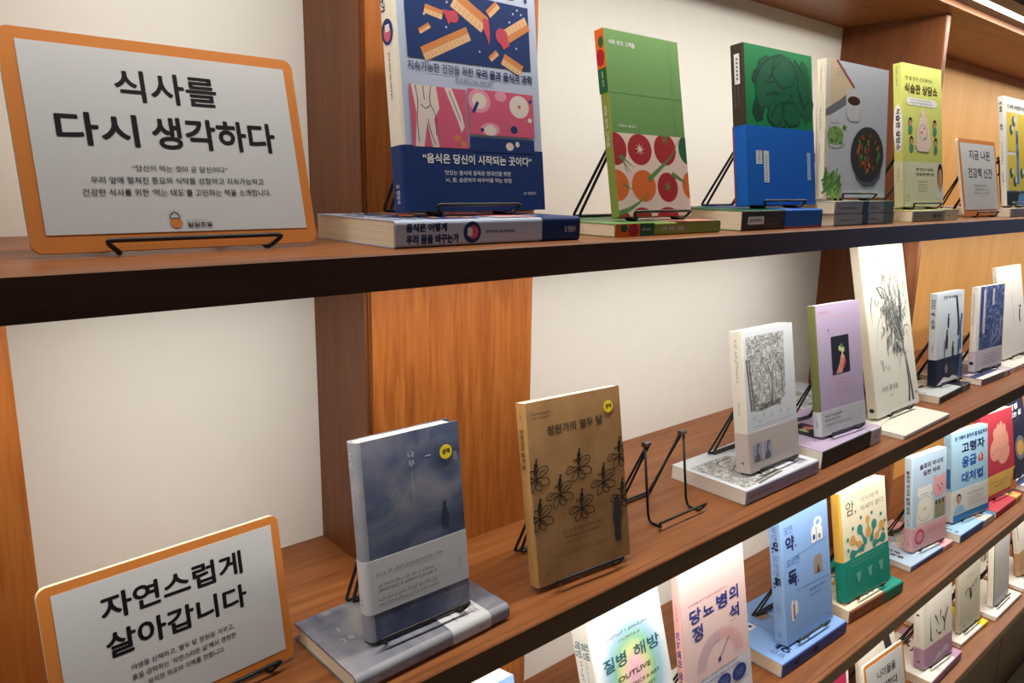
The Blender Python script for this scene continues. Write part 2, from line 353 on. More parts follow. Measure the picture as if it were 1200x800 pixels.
# --- blue and white food-and-body book
c_ice = M('ice_blue_cover', (186, 196, 220)); c_navy = M('deep_navy_paper', (26, 52, 108)); c_cream = M('cream_spine', (238, 230, 216))
c_pink = M('rose_print', (206, 92, 122)); c_pink2 = M('pale_rose_print', (224, 150, 172)); c_tan = M('bread_crumb', (222, 180, 136)); c_crust = M('bread_crust', (206, 132, 76)); c_jam = M('jam_red', (196, 72, 92)); c_pale = M('pale_flesh', (226, 212, 204))
def art_food(F, Sp, B, BS):
    k = .83
    def T(s, u0, v0, u1, v1, m, b=.03): F.text(s, u0, v0 * k, u1, v1 * k, m, b, 3)
    T('음식은 어떻게', .07, 1.12, .72, 1.185, NAVY, .03); T('우리 몸을 바꾸는가', .07, .985, .945, 1.085, NAVY, .045)
    F.poly([(.07, .655 * k), (.94, .665 * k), (.94, .96 * k), (.07, .96 * k)], c_navy)
    def q(x, y): return (.07 + (x - 10) / 1050 * .87, (.958 - .3 * (y - 20 - .105 * x) / 478) * k)
    def loaf(P, C, teeth=True):
        F.poly([q(*p) for p in P], c_tan); F.poly([q(*p) for p in C], c_crust)
    def loaf2(x0, y0, x1, y1, wd, jam=0):
        dx, dy = x1 - x0, y1 - y0; L = math.hypot(dx, dy); nx, ny = -dy / L * wd, dx / L * wd
        F.poly([q(x0, y0), q(x1, y1), q(x1 + nx, y1 + ny), q(x0 + nx, y0 + ny)], c_crust)
        F.poly([q(x0 + nx * .5, y0 + ny * .5), q(x1 + nx * .5, y1 + ny * .5), q(x1 + nx * 1.05, y1 + ny * 1.05), q(x0 + nx * 1.05, y0 + ny * 1.05)], c_tan)
        n = int(L / 34)
        for i in range(1, n):
            t = i / n; F.stroke([q(x0 + dx * t + nx * .62, y0 + dy * t + ny * .62), q(x0 + dx * t + nx, y0 + dy * t + ny)], .0006, c_crust, False, False)
    loaf2(110, 440, 490, 290, 95); loaf2(440, 50, 690, 220, 120); loaf2(1070, 290, 850, 400, 100); loaf2(820, 470, 990, 560, 80); loaf2(170, 150, 310, 190, 60)
    loaf2(100, 320, 185, 275, 36); loaf2(670, 495, 740, 445, 42); loaf2(668, 170, 760, 95, 58)
    F.poly([q(640, 220), q(690, 230), q(695, 330), q(686, 412), q(662, 350), q(640, 300)], c_jam)
    F.ell(*q(800, 345), .045, .03, c_jam); F.poly([q(762, 360), q(850, 350), q(870, 410), q(812, 440)], c_jam)
    F.ell(*q(390, 225), .034, .022, c_jam); F.poly([q(300, 180), q(390, 190), q(380, 255), q(345, 280), q(330, 235)], c_jam)
    for x, y in ((178, 50), (122, 115), (342, 130), (155, 220), (325, 300), (595, 460), (915, 178), (878, 240), (930, 430), (990, 180), (955, 150)):
        F.ell(*q(x, y), .007, .0042, c_ice, n=8)
    T('지속가능한 건강을 위한', .065, .603, .50, .642, NAVY, .012); T('우리 몸과 음식의 과학', .52, .603, .945, .642, NAVY, .035)
    T('앤드루 젠킨슨 지음 | 제효영 옮김', .37, .571, .635, .589, NAVY, .01)
    F.rect(.063, .28 * k, .436, .542 * k, c_pink)
    F.poly([(.075, .542 * k), (.235, .542 * k), (.25, .45 * k), (.21, .40 * k), (.235, .28 * k), (.19, .28 * k), (.165, .39 * k), (.135, .28 * k), (.08, .28 * k), (.10, .42 * k)], c_pale)
    F.poly([(.29, .542 * k), (.34, .542 * k), (.40, .43 * k), (.415, .375 * k), (.39, .35 * k), (.37, .40 * k)], c_pale)
    for s in (((.10, .54), (.115, .47), (.10, .40), (.105, .30)), ((.20, .54), (.185, .47), (.225, .42), (.22, .33)), ((.13, .46), (.16, .44), (.19, .46)), ((.15, .54), (.155, .48)), ((.32, .53), (.36, .46), (.39, .40)), ((.17, .40), (.185, .34), (.21, .29))):
        F.stroke([(a, b * k) for a, b in s], .0009, NAVY)
    F.ell(.36, .325 * k, .02, .012, c_crust); F.ell(.40, .30 * k, .02, .012, c_crust)
    F.rect(.449, .347 * k, .942, .552 * k, c_pink)
    for u, v, r, m in ((.53, .50, .09, c_pink2), (.53, .50, .058, c_pale), (.83, .49, .085, c_pale), (.69, .53, .05, c_pink2), (.60, .375, .08, c_pink2), (.60, .37, .05, c_pale), (.83, .49, .014, c_pink), (.78, .38, .03, c_navy), (.91, .43, .018, c_pale), (.92, .52, .014, c_navy), (.54, .37, .014, c_navy)):
        v0 = min(max(v, .347), .552); F.ell(u, v0 * k, r * .9, min(r * .62, abs(.552 - v0) + .002, abs(v0 - .347) + .002) * k, m)
    F.bar(.50, .47 * k, .07, .02, 1.0, c_navy)
    F.rect(.446, .27 * k, .935, .335 * k, c_navy); F.ell(.74, .30 * k, .03, .016, c_pale); F.ell(.80, .312 * k, .016, .011, c_pale)
    b = lambda s, u0, v0, u1, v1, w_=.02: B.text(s, u0, v0 * k, u1, v1 * k, WHITE, w_, 3)
    b('“음식은 당신이 시작되는 곳이다”', .12, .211, .905, .252, .03); b('맛있는 음식에 중독된 현대인을 위한', .26, .160, .735, .181, .008); b('뇌, 몸, 습관까지 바꾸어줄 먹는 방법', .26, .128, .735, .149, .008); b('오 현암사', .83, .072, .925, .087, .008)
    Sp.text('음식은 어떻게', .05, .58, .24, .88, NAVY, .05); Sp.text('우리 몸을 바꾸는가', .05, .14, .30, .46, NAVY, .05)
    Sp.ell(.37, .5, .045, .42, c_navy); Sp.ell(.375, .5, .028, .26, c_pink); Sp.rect(.345, .36, .37, .68, WHITE)
    Sp.text('앤드루 젠킨슨 지음 | 제효영 옮김', .44, .42, .60, .56, NAVY, .01)
    BS.text('오 현암사', .90, .36, .97, .62, WHITE, .01)
STYLES['food'] = dict(front=c_ice, spine=c_cream, page=PAGE, band=(.0, .285 * .83, c_navy, c_navy), art=art_food, r=.004)
STYLES['foodflat'] = dict(STYLES['food'], spine=c_ice)
# --- green tomato book
c_grn = M('leaf_green_cover', (102, 144, 82)); c_lime = M('lime_spine', (134, 150, 72)); c_blush = M('blush_print', (226, 202, 192)); c_tom = M('tomato_red', (164, 38, 44)); c_org = M('tomato_orange', (214, 104, 44)); c_dgr = M('dark_leaf', (34, 92, 58)); c_mid = M('stem_green', (92, 132, 72)); c_fold = M('fold_green', (86, 126, 68))
def art_tomato(F, Sp, B, BS):
    F.rect(.0, .667, 1, .669, c_fold); F.rect(.862, .46, .866, 1, c_fold)
    F.text('식탁 위의 고백들', .055, .918, .39, .945, WHITE, .012, 3); F.text('이혜미 에세이', .09, .482, .315, .498, WHITE, .0)
    F.rect(.0, .0, 1, .452, c_blush)
    for u, v, ru, rv, m in ((.34, .368, .160, .086, c_tom), (.69, .376, .155, .090, c_tom), (.02, .365, .145, .088, c_tom), (1.04, .385, .155, .092, c_dgr), (.355, .168, .162, .088, c_org), (.685, .162, .145, .084, c_tom), (.0, .170, .16, .085, c_org), (1.03, .175, .13, .080, c_org), (.30, .0, .13, .05, c_tom), (.66, .0, .15, .05, c_tom), (.05, -.02, .10, .05, c_tom)):
        F.ell(u, v, ru, rv, m, 0, 30, 0., .452)
    for cx, cy, n, c in ((.34, .37, 8, c_blush), (.685, .165, 7, c_mid)):
        for i in range(n):
            a = 2 * math.pi * i / n; F.stroke([(cx, cy), (cx + .06 * math.cos(a), cy + .034 * math.sin(a))], .0022, c, True, False)
    for p in (((.42, .20), (.60, .27), (.76, .33), (.90, .44)), ((.0, .02), (.14, .04), (.28, .08), (.42, .125)), ((.76, .24), (.88, .21), (1., .17))): F.stroke(p, .0062, c_mid, True)
    for a, b in (((.06, .33), (.20, .24)), ((.08, .33), (.24, .27)), ((.10, .33), (.15, .235)), ((.66, .45), (.70, .40)), ((.70, .45), (.74, .40)), ((.73, .45), (.66, .41)), ((.08, .18), (.21, .145))): F.stroke([a, b], .0026, c_mid, True, False)
    Sp.rect(0, 0, .205, 1, c_org); Sp.ell(.15, .45, .045, .5, c_tom); Sp.ell(.07, .65, .03, .3, c_dgr); Sp.rect(.205, 0, .335, 1, c_dgr)
    Sp.text('식탁 위의', .22, .4, .30, .62, WHITE, .0); Sp.text('식탁 위의 고백들', .40, .30, .62, .68, WHITE, .01)
STYLES['tomato'] = dict(front=c_grn, spine=c_lime, page=PAGE, art=art_tomato)
# --- green and blue shaggy broccoli book
c_em = M('emerald_cover', (22, 122, 72)); c_em2 = M('emerald_shade_print', (18, 88, 60)); c_em3 = M('emerald_deep_print', (14, 62, 48)); c_bl = M('cobalt_band', (20, 98, 196)); c_br = M('umber_spine', (62, 52, 44)); c_lab = M('label_paper', (214, 218, 220)); c_lb2 = M('pale_blue_label', (150, 190, 226)); c_redge = M('red_edge', (170, 70, 70))
def art_shaggy(F, Sp, B, BS):
    def lob(cx, cy, ru, rv, m, n=26, bump=.12, rot=0):
        F.poly([(cx + ru * (1 + bump * math.sin(6 * a + rot)) * math.cos(a), cy + rv * (1 + bump * math.cos(7 * a)) * math.sin(a)) for a in [2 * math.pi * i / n for i in range(n)]], m)
    lob(.55, .75, .36, .21, c_em2); lob(.20, .80, .09, .06, c_em3); lob(.18, .60, .08, .07, c_em3, rot=1); lob(.90, .68, .10, .13, c_em2, rot=2)
    for cx, cy, ru, rv, m in ((.35, .86, .17, .085, c_em2), (.56, .86, .18, .11, c_em2), (.22, .72, .07, .12, c_em2), (.86, .80, .10, .15, c_em2), (.46, .58, .16, .09, c_em2), (.66, .60, .15, .09, c_em2)):
        lob(cx, cy, ru, rv, c_em3, bump=.06); lob(cx + .008, cy + .006, ru * .9, rv * .9, m, bump=.06)
    for s in (((.16, .79), (.26, .90), (.46, .965), (.66, .955)), ((.34, .80), (.42, .88), (.58, .95)), ((.66, .94), (.76, .86), (.78, .74)), ((.72, .95), (.88, .86), (.94, .68)), ((.30, .70), (.44, .73), (.60, .72)), ((.36, .56), (.44, .65), (.56, .66)), ((.56, .66), (.70, .68), (.80, .60)), ((.42, .50), (.52, .55), (.57, .62)), ((.80, .74), (.84, .66), (.92, .58))): F.stroke(s, .0045, c_em3, True)
    F.ell(.545, .655, .035, .018, c_em3); F.stroke([(.545, .65), (.55, .60)], .002, c_em3)
    F.ell(.44, .715, .03, .012, c_em3); F.ell(.66, .715, .03, .012, c_em3)
    for u0, v0, u1, v1, m in ((.12, .26, .205, .345, c_lab), (.225, .145, .30, .345, c_lab), (.875, .165, .93, .35, c_lb2)):
        B.rect(u0, v0, u1, v1, m)
        for i in range(int((v1 - v0) * 60)): B.rect(u0 + .025, v0 + .008 + i / 62, u1 - .025, v0 + .014 + i / 62, GREY)
    Sp.rect(.06, .30, .245, .70, WHITE)
    for i in range(6): Sp.rect(.085 + i * .024, .42, .10 + i * .024, .58, GREY)
    Sp.rows(.255, .22, .42, .38, 1, GREY); Sp.rows(.255, .48, .40, .62, 1, GREY)
    BS.rect(.5, 0, 1, .10, c_redge)
STYLES['shaggy'] = dict(front=c_em, spine=c_br, band=(0, .5, c_bl, c_bl), page=PAGE, art=art_shaggy)
# --- cooking book with pot
c_fog = M('fog_grey_cover', (212, 218, 230)); c_beige = M('board_beige', (228, 208, 176)); c_brick = M('board_red', (160, 84, 74)); c_shad = M('slate_stripe', (122, 124, 130)); c_mug = M('mug_white', (216, 220, 226)); c_cof = M('coffee', (74, 46, 36)); c_let = M('lettuce', (150, 184, 110)); c_herb = M('herb', (84, 146, 70)); c_herb2 = M('herb_light', (140, 180, 100)); c_pot = M('iron_pot', (62, 64, 70)); c_stew = M('stew', (70, 66, 48)); c_chili = M('chili', (158, 74, 50)); c_rim = M('pot_rim', (98, 104, 112)); c_gsp = M('grey_blue_spine', (158, 170, 184)); c_dkbl = M('dark_blue_label', (58, 74, 108)); c_dkgr = M('moss_label', (104, 130, 112)); c_str = M('pale_stripe', (226, 220, 206))
def art_cook(F, Sp, B, BS):
    F.rect(0, 0, .06, 1, c_str)
    F.poly([(.06, 1), (.16, 1), (.42, .82), (.06, .645)], c_beige); F.stroke([(.15, 1), (.43, .82)], .005, c_brick, False, False)
    F.poly([(0, .64), (.42, .80), (.42, .74), (0, .585)], c_shad)
    F.poly([(.31, .66), (.55, .66), (.54, .60), (.50, .575), (.38, .575), (.33, .60)], c_mug); F.poly([(.305, .66), (.555, .66), (.555, .76), (.305, .76)], c_mug)
    F.ell(.43, .76, .125, .055, c_mug); F.ell(.43, .725, .10, .034, c_cof)
    F.ell(.16, .455, .165, .088, c_mug); F.ell(.155, .455, .13, .07, c_let)
    for i in range(26): F.ell(.155 + random.uniform(-.09, .09), .455 + random.uniform(-.05, .05), .03, .016, random.choice((c_let, c_herb2, c_herb)), random.random() * 3, 9)
    F.ell(.29, .52, .03, .02, c_herb)
    F.poly([(.42, .30), (.93, .30), (.90, .16), (.80, .09), (.62, .08), (.50, .14)], c_rim); F.ell(.675, .33, .275, .215, c_pot); F.ell(.685, .335, .225, .178, c_stew)
    for i in range(46):
        a = random.random() * 6.3; q = random.random() ** .5
        F.ell(.685 + .2 * q * math.cos(a), .335 + .155 * q * math.sin(a), .03, .014, random.choice((c_chili, c_herb, c_stew, c_chili, c_crust)), random.random() * 3, 9)
    for i in range(44): F.bar(random.uniform(0, .24), random.uniform(.02, .185), .10, .022, random.uniform(.4, 1.6), random.choice((c_herb, c_herb, c_herb2)))
    F.rows(.16, .885, .32, .95, 3, GREY, .35); F.rows(.08, .535, .28, .56, 1, GREY)
    Sp.rows(.06, .4, .24, .6, 1, c_crust); Sp.rows(.34, .4, .52, .6, 1, GREY); Sp.rows(.6, .4, .8, .6, 1, c_crust)
STYLES['cook'] = dict(front=c_fog, spine=c_str, page=PAGE, art=art_cook)
def art_cookflat(F, Sp, B, BS):
    art_cook(F, Print('spine', F.w, F.h, F.t, (F.bm, F.mats), -.0004), B, BS)
    Sp.rect(.44, 0, .54, 1, c_dkbl); Sp.rect(.82, 0, 1, 1, c_dkgr); Sp.rows(.08, .3, .38, .6, 1, GREY); Sp.rows(.57, .3, .76, .62, 1, GREY)
STYLES['cookflat'] = dict(STYLES['cook'], spine=c_gsp, art=art_cookflat)
# --- pale lime counselling book
c_lem = M('lime_cover', (206, 212, 116)); c_lemp = M('pale_lime_band', (222, 222, 190)); c_skin = M('face_print', (196, 152, 124)); c_hair = M('hair_print', (44, 34, 32)); c_bod = M('pale_pink_print', (232, 206, 196)); c_tea = M('teal_print', (70, 140, 120)); c_spg = M('sage_spine', (150, 156, 132)); c_brnt = M('brown_lettering', (84, 74, 30))
def art_lime(F, Sp, B, BS):
    F.text('한 벌 먼저 건강해지는', .08, .888, .76, .915, c_brnt, .0); F.text('식습관 상담소', .06, .80, .88, .862, c_brnt, .045, 3)
    for u in (.20, .35, .5, .65, .76): F.ell(u, .742, .11, .028, WHITE)
    F.rows(.16, .725, .76, .765, 2, GREY, .5, True)
    F.ell(.50, .665, .05, .032, c_bod); F.poly([(.42, .64), (.58, .64), (.66, .55), (.70, .44), (.64, .395), (.36, .395), (.30, .44), (.36, .55)], c_bod)
    F.ring(.50, .53, .10, .055, .001, GREY); F.ell(.46, .53, .025, .012, c_pink); F.ell(.54, .49, .02, .01, c_tea); F.ell(.52, .56, .02, .01, c_crust)
    for u, v in ((.18, .60), (.20, .47), (.80, .60), (.82, .47)): F.ell(u, v, .045, .03, c_hair); F.ell(u, v - .012, .035, .022, c_skin); F.ell(u, v - .055, .05, .028, c_tea)
    F.rect(0, 0, 1, .32, c_lemp); F.text('바쁜 현대인의 식습관을', .30, .255, .74, .275, INK, .03); F.text('바꿔 줄 가장 따뜻한 상담', .30, .22, .76, .242, INK, .03)
    F.rows(.34, .10, .60, .19, 4, GREY, .5, True)
    F.poly([(.84, .05), (1., .05), (1., .13), (.98, .15), (.86, .15)], c_mug); F.ell(.925, .22, .075, .095, c_hair); F.ell(.925, .205, .058, .07, c_skin); F.rect(.895, .11, .955, .16, c_skin)
    F.ring(.08, .06, .035, .02, .001, GREY)
    if Sp.t < .0195: Sp.ell(.45, .5, .17, .5, WHITE); Sp.text('식습관 상담소', .31, .30, .60, .74, INK, .05)
    else: Sp.text('식습관 상담소', .40, .28, .62, .72, c_brnt, .03)
    Sp.rect(.68, 0, 1, 1, c_lemp); Sp.rows(.72, .3, .84, .6, 1, GREY); Sp.rows(.02, .3, .2, .6, 1, GREY)
STYLES['lime'] = dict(front=c_lem, spine=c_lem, page=PAGE, art=art_lime)
STYLES['limeflat'] = dict(STYLES['lime'], spine=c_spg)
# --- white book with yellow panels
c_yel = M('panel_yellow', (226, 200, 60)); c_sky = M('sky_print', (90, 140, 190)); c_blk = M('black_band', (32, 34, 42))
def art_panels(F, Sp, B, BS):
    F.text('전 세계 1퍼센트만 아는', .16, .895, 1.0, .935, NAVY, .02)
    for u0, v0, u1, v1 in ((.12, .50, .55, .86), (.12, .14, .55, .47), (.60, .14, .96, .86)): F.rect(u0, v0, u1, v1, c_yel)
    for u, v in ((.3, .7), (.42, .78), (.25, .3), (.4, .22), (.75, .3)): F.ell(u, v, .08, .05, c_dgr); F.ell(u + .06, v + .02, .04, .03, WHITE)
    F.rect(.5, .2, .62, .7, c_sky); F.text('음', .52, .58, .60, .66, NAVY, .05); F.text('식', .52, .44, .60, .52, NAVY, .05)
    for i in range(9): F.ell(.06 + i * .11, .118, .055, .02, c_blk, n=10)
    F.rect(0, 0, 1, .118, c_blk); F.poly([(.45, 0), (1, 0), (1, .115), (.6, .115)], c_sky)
    Sp.text('전 세계', .05, .3, .14, .7, c_dgr, .05); Sp.stack('음식', .25, .5, .6, NAVY); Sp.rows(.42, .3, .62, .7, 1, GREY); Sp.rows(.7, .3, .8, .7, 1, NAVY)
STYLES['panels'] = dict(front=M('white_gloss_cover', (228, 228, 222)), spine=M('white_gloss_cover', (228, 228, 222)), page=PAGEW, art=art_panels)
# --- dusk cloud novel
c_cloud = noise_mat('dusk_cloud_cover', [(.30, (58, 68, 100)), (.48, (86, 96, 124)), (.62, (122, 124, 142)), (.78, (150, 148, 156))], 15, 7, (1, 1, 1.3), .5, .35, .9)
c_clsp = noise_mat('mist_spine', [(.3, (134, 138, 152)), (.7, (164, 164, 172))], 22, 4, (1, 1, 1), .5, .3)
c_band = M('pale_grey_band', (204, 205, 212))
def art_cloud(F, Sp, B, BS):
    F.text('나', .475, .868, .535, .90, c_band, .0, 3); F.text('무', .475, .82, .535, .852, c_band, .0, 3); F.rect(.64, .855, .70, .859, c_band); F.rect(.93, .80, .935, .845, c_band); F.rect(.95, .80, .955, .845, c_band)
    F.rows(.50, .62, .515, .80, 14, c_band, .5)
    dk = M('shadow_figure', (54, 60, 84)); F.poly([(.765, .46), (.83, .46), (.835, .53), (.81, .575), (.79, .575), (.765, .53)], dk); F.ell(.80, .585, .018, .014, dk)
    for i, v in enumerate((.335, .275, .250, .205, .180)): B.rows(.10, v - .012, .86 if i == 0 else .72, v + .012, 1, GREY, .62)
    B.rows(.90, .21, .925, .27, 4, GREY, .5)
    Sp.text('나무', .05, .3, .125, .72, c_band, .0); Sp.rows(.20, .4, .36, .6, 1, c_band); Sp.rows(.74, .4, .80, .6, 1, c_band); BS.rows(.78, .35, .83, .65, 1, GREY)
STYLES['cloud'] = dict(front=c_cloud, spine=c_clsp, page=PAGE, band=(.14, .41, c_band, c_band), art=art_cloud, r=.0065, hard=1, sticker=(.845, .855))
STYLES['cloudflat'] = dict(STYLES['cloud'], front=noise_mat('pale_cloud_cover', [(.30, (84, 90, 112)), (.5, (120, 122, 136)), (.7, (156, 152, 156))], 15, 7, (1, 1, 1.3), .5, .35, .9)); STYLES['cloudflat'].pop('sticker')
# --- kraft brown garden book
c_kraft = noise_mat('kraft_cover', [(.3, (140, 104, 68)), (.5, (160, 121, 80)), (.7, (172, 133, 90))], 20, 6, (1, 1, 1), .6, .25)
c_ksp = noise_mat('kraft_spine', [(.3, (176, 136, 84)), (.7, (192, 152, 98))], 30, 4, (1, 1, 1), .6, .25)
c_line = M('charcoal_line', (40, 36, 34)); c_man = M('charcoal_wash', (62, 60, 60))
def lily(F, u, v, s=1., lo=-9, hi=9):
    def q(pts): return [(min(max(u + a * s, .005), .995), v + b * s * .72) for a, b in pts]
    def st(pts, w=.0011):
        p = q(pts); F.stroke(p, w, c_line)
    petals = (((0, -.02), (-.05, .0), (-.10, .015), (-.14, -.03), (-.10, -.045), (-.05, -.03), (0, -.02)), ((0, -.02), (-.045, -.035), (-.075, -.07), (-.07, -.115), (-.025, -.09), (0, -.055), (0, -.02)), ((0, -.02), (.02, -.06), (.05, -.075), (.125, -.075), (.12, -.035), (.06, -.012), (0, -.02)), ((0, -.015), (.01, .035), (.06, .065), (.12, .055), (.11, .015), (.05, -.01), (0, -.015)), ((0, -.02), (-.02, -.05), (.0, -.10), (.045, -.105), (.055, -.06), (0, -.02)), ((-.02, -.005), (-.07, -.005), (-.10, -.02)), ((.02, .0), (.06, .03), (.09, .035)))
    for p in petals: st(p)
    st(((0, -.01), (-.012, .04), (0, .09)), .002); st(((.0, .02), (.02, .06), (.012, .10)), .0016); st(((-.012, .04), (-.045, .05), (-.05, .035)), .0014)
    F.ell(*q([(.008, .085)])[0], .013 * s, .012 * s, c_line); F.ell(*q([(-.004, .055)])[0], .011 * s, .010 * s, c_line); F.ell(*q([(.014, .115)])[0], .009 * s, .010 * s, c_line)
def art_kraft(F, Sp, B, BS):
    F.rows(.06, .90, .27, .945, 2, c_line, .4)
    F.text('정원가의 열두 달', .205, .805, .785, .855, c_line, .012, 4)
    for u, v in ((.499, .60), (.751, .485), (.949, .61), (.285, .485), (.498, .375), (.058, .60), (.067, .385), (.949, .37)): lily(F, u, v, 1.05)
    F.ell(.88, .352, .03, .013, c_man); F.poly([(.845, .335), (.92, .335), (.925, .24), (.905, .235), (.90, .11), (.87, .105), (.875, .20), (.865, .105), (.835, .115), (.84, .24), (.82, .20)], c_man)
    F.text('카드로 한 달씩 읽히는 정원', .27, .247, .715, .268, M('rust_print', (110, 66, 40)), .0); F.rows(.30, .215, .70, .235, 1, c_line, .5); F.rows(.30, .19, .62, .207, 1, c_line, .4)
    F.rect(.10, .150, .95, .1515, c_line); F.rows(.20, .125, .80, .143, 1, c_line, .4); F.rows(.07, .045, .13, .085, 2, c_line, .4)
    Sp.rows(.05, .4, .10, .6, 1, c_line); Sp.text('정원가의 열두 달', .14, .32, .36, .72, c_line, .012); Sp.rows(.86, .4, .90, .6, 1, c_line)
STYLES['kraft'] = dict(front=c_kraft, spine=c_ksp, page=PAGE, art=art_kraft, sticker=(.855, .895))
# --- white forest sketch book
c_pale_b = M('ice_white_cover', (214, 220, 230)); c_ivory = M('ivory_spine', (230, 226, 218)); c_rosy = M('rosy_grey_band', (204, 192, 190)); c_lav = M('lavender_spine', (168, 164, 192))
c_sk = noise_mat('pencil_sketch', [(.30, (112, 114, 114)), (.46, (160, 162, 162)), (.58, (204, 207, 208)), (.72, (222, 225, 228))], 85, 8, (1, 1, 1), .6, .2, 2.2)
c_sk2 = M('pencil_dark', (108, 109, 108)); c_sk3 = M('pencil_mid', (140, 142, 142))
def art_forest(F, Sp, B, BS):
    F.poly([(.06, .955), (.80, .955), (.79, .50), (.74, .47), (.60, .45), (.45, .43), (.30, .425), (.09, .435)], c_sk)
    for p in (((.10, .435), (.08, .62), (.05, .80)), ((.16, .435), (.12, .62), (.10, .80))): F.stroke(p, .0042, c_sk2)
    for p in (((.52, .46), (.52, .62), (.56, .72), (.64, .82)), ((.73, .50), (.72, .66), (.74, .80)), ((.53, .62), (.46, .72), (.44, .80)), ((.72, .66), (.66, .74), (.60, .76))): F.stroke(p, .0035, c_sk2, True)
    for i in range(60): F.bar(random.uniform(.10, .74), random.uniform(.74, .945), random.uniform(.04, .10), .008, random.uniform(-.6, .9), random.choice((c_sk2, c_sk3, c_sk3)))
    for i in range(24): F.bar(random.uniform(.2, .66), .43 + random.uniform(0, .035), .06, .014, random.uniform(-.4, .6), c_sk2)
    for u, v in ((.12, .37), (.30, .375), (.46, .36), (.64, .37), (.80, .36), (.22, .34)): F.text('숲', u, v, u + .04, v + .022, c_sk3, 0)
    F.rect(.1, .315, .9, .317, c_sk3)
    B.rect(.08, .07, .25, .20, c_lav); B.rect(.29, .075, .44, .195, c_lav)
    for u in (.16, .36): B.poly([(u - .06, .07), (u + .05, .07), (u + .04, .11), (u, .13), (u - .05, .105)], c_sk2); B.stroke([(u, .12), (u - .01, .15), (u + .02, .185)], .0045, c_sk2); B.ell(u + .02, .183, .022, .012, c_sk2)
    Sp.rows(.06, .35, .36, .65, 1, c_sk3); Sp.rows(.50, .4, .60, .6, 1, c_sk3); BS.rows(.92, .3, .95, .7, 1, c_line)
STYLES['forest'] = dict(front=c_pale_b, spine=c_ivory, page=PAGEW, band=(0, .283, c_rosy, c_rosy), art=art_forest)
STYLES['forestflat'] = dict(STYLES['forest'], spine=c_lav, band=(0, .283, c_pale_b, c_lav))
# --- lilac book
c_lil = M('lilac_cover', (182, 166, 198)); c_oliv = M('olive_spine', (112, 118, 72)); c_dk = M('night_picture', (34, 36, 48)); c_hand = M('hand_print', (206, 140, 128)); c_flow = M('pale_flower', (198, 204, 150)); c_charc = M('charcoal_spine', (46, 44, 46)); c_bandg = M('cool_white_band', (202, 204, 212))
def art_lilac(F, Sp, B, BS):
    F.rows(.05, .93, .35, .952, 1, c_pink, .6); F.rows(.35, .89, .85, .905, 1, c_pink2, .6); F.ell(.26, .80, .012, .008, c_dk)
    F.rect(.305, .453, .70, .745, c_dk)
    F.poly([(.38, .455), (.52, .455), (.56, .52), (.60, .575), (.57, .59), (.55, .56), (.53, .60), (.50, .585), (.47, .53)], c_hand); F.poly([(.53, .50), (.60, .56), (.62, .54), (.56, .48)], c_jam)
    F.stroke([(.55, .57), (.54, .62), (.50, .64)], .004, c_flow); F.ell(.50, .645, .04, .022, c_flow); F.ell(.56, .632, .035, .02, c_flow); F.ell(.53, .665, .03, .016, c_mid)
    F.rows(.34, .28, .70, .43, 6, c_pink2, .4, True)
    B.rows(.08, .135, .55, .165, 1, c_dk, .6); B.rows(.08, .105, .45, .13, 1, c_dk, .6); B.rows(.08, .07, .8, .095, 1, GREY, .5); B.rows(.86, .1, .89, .14, 2, GREY); BS.rows(.88, .35, .93, .65, 1, c_dk)
STYLES['lilac'] = dict(front=c_lil, spine=c_oliv, page=PAGEW, band=(0, .19, c_bandg, c_bandg), art=art_lilac)
STYLES['lilacflat'] = dict(STYLES['lilac'], spine=c_charc, band=(0, .19, c_lil, c_bandg))
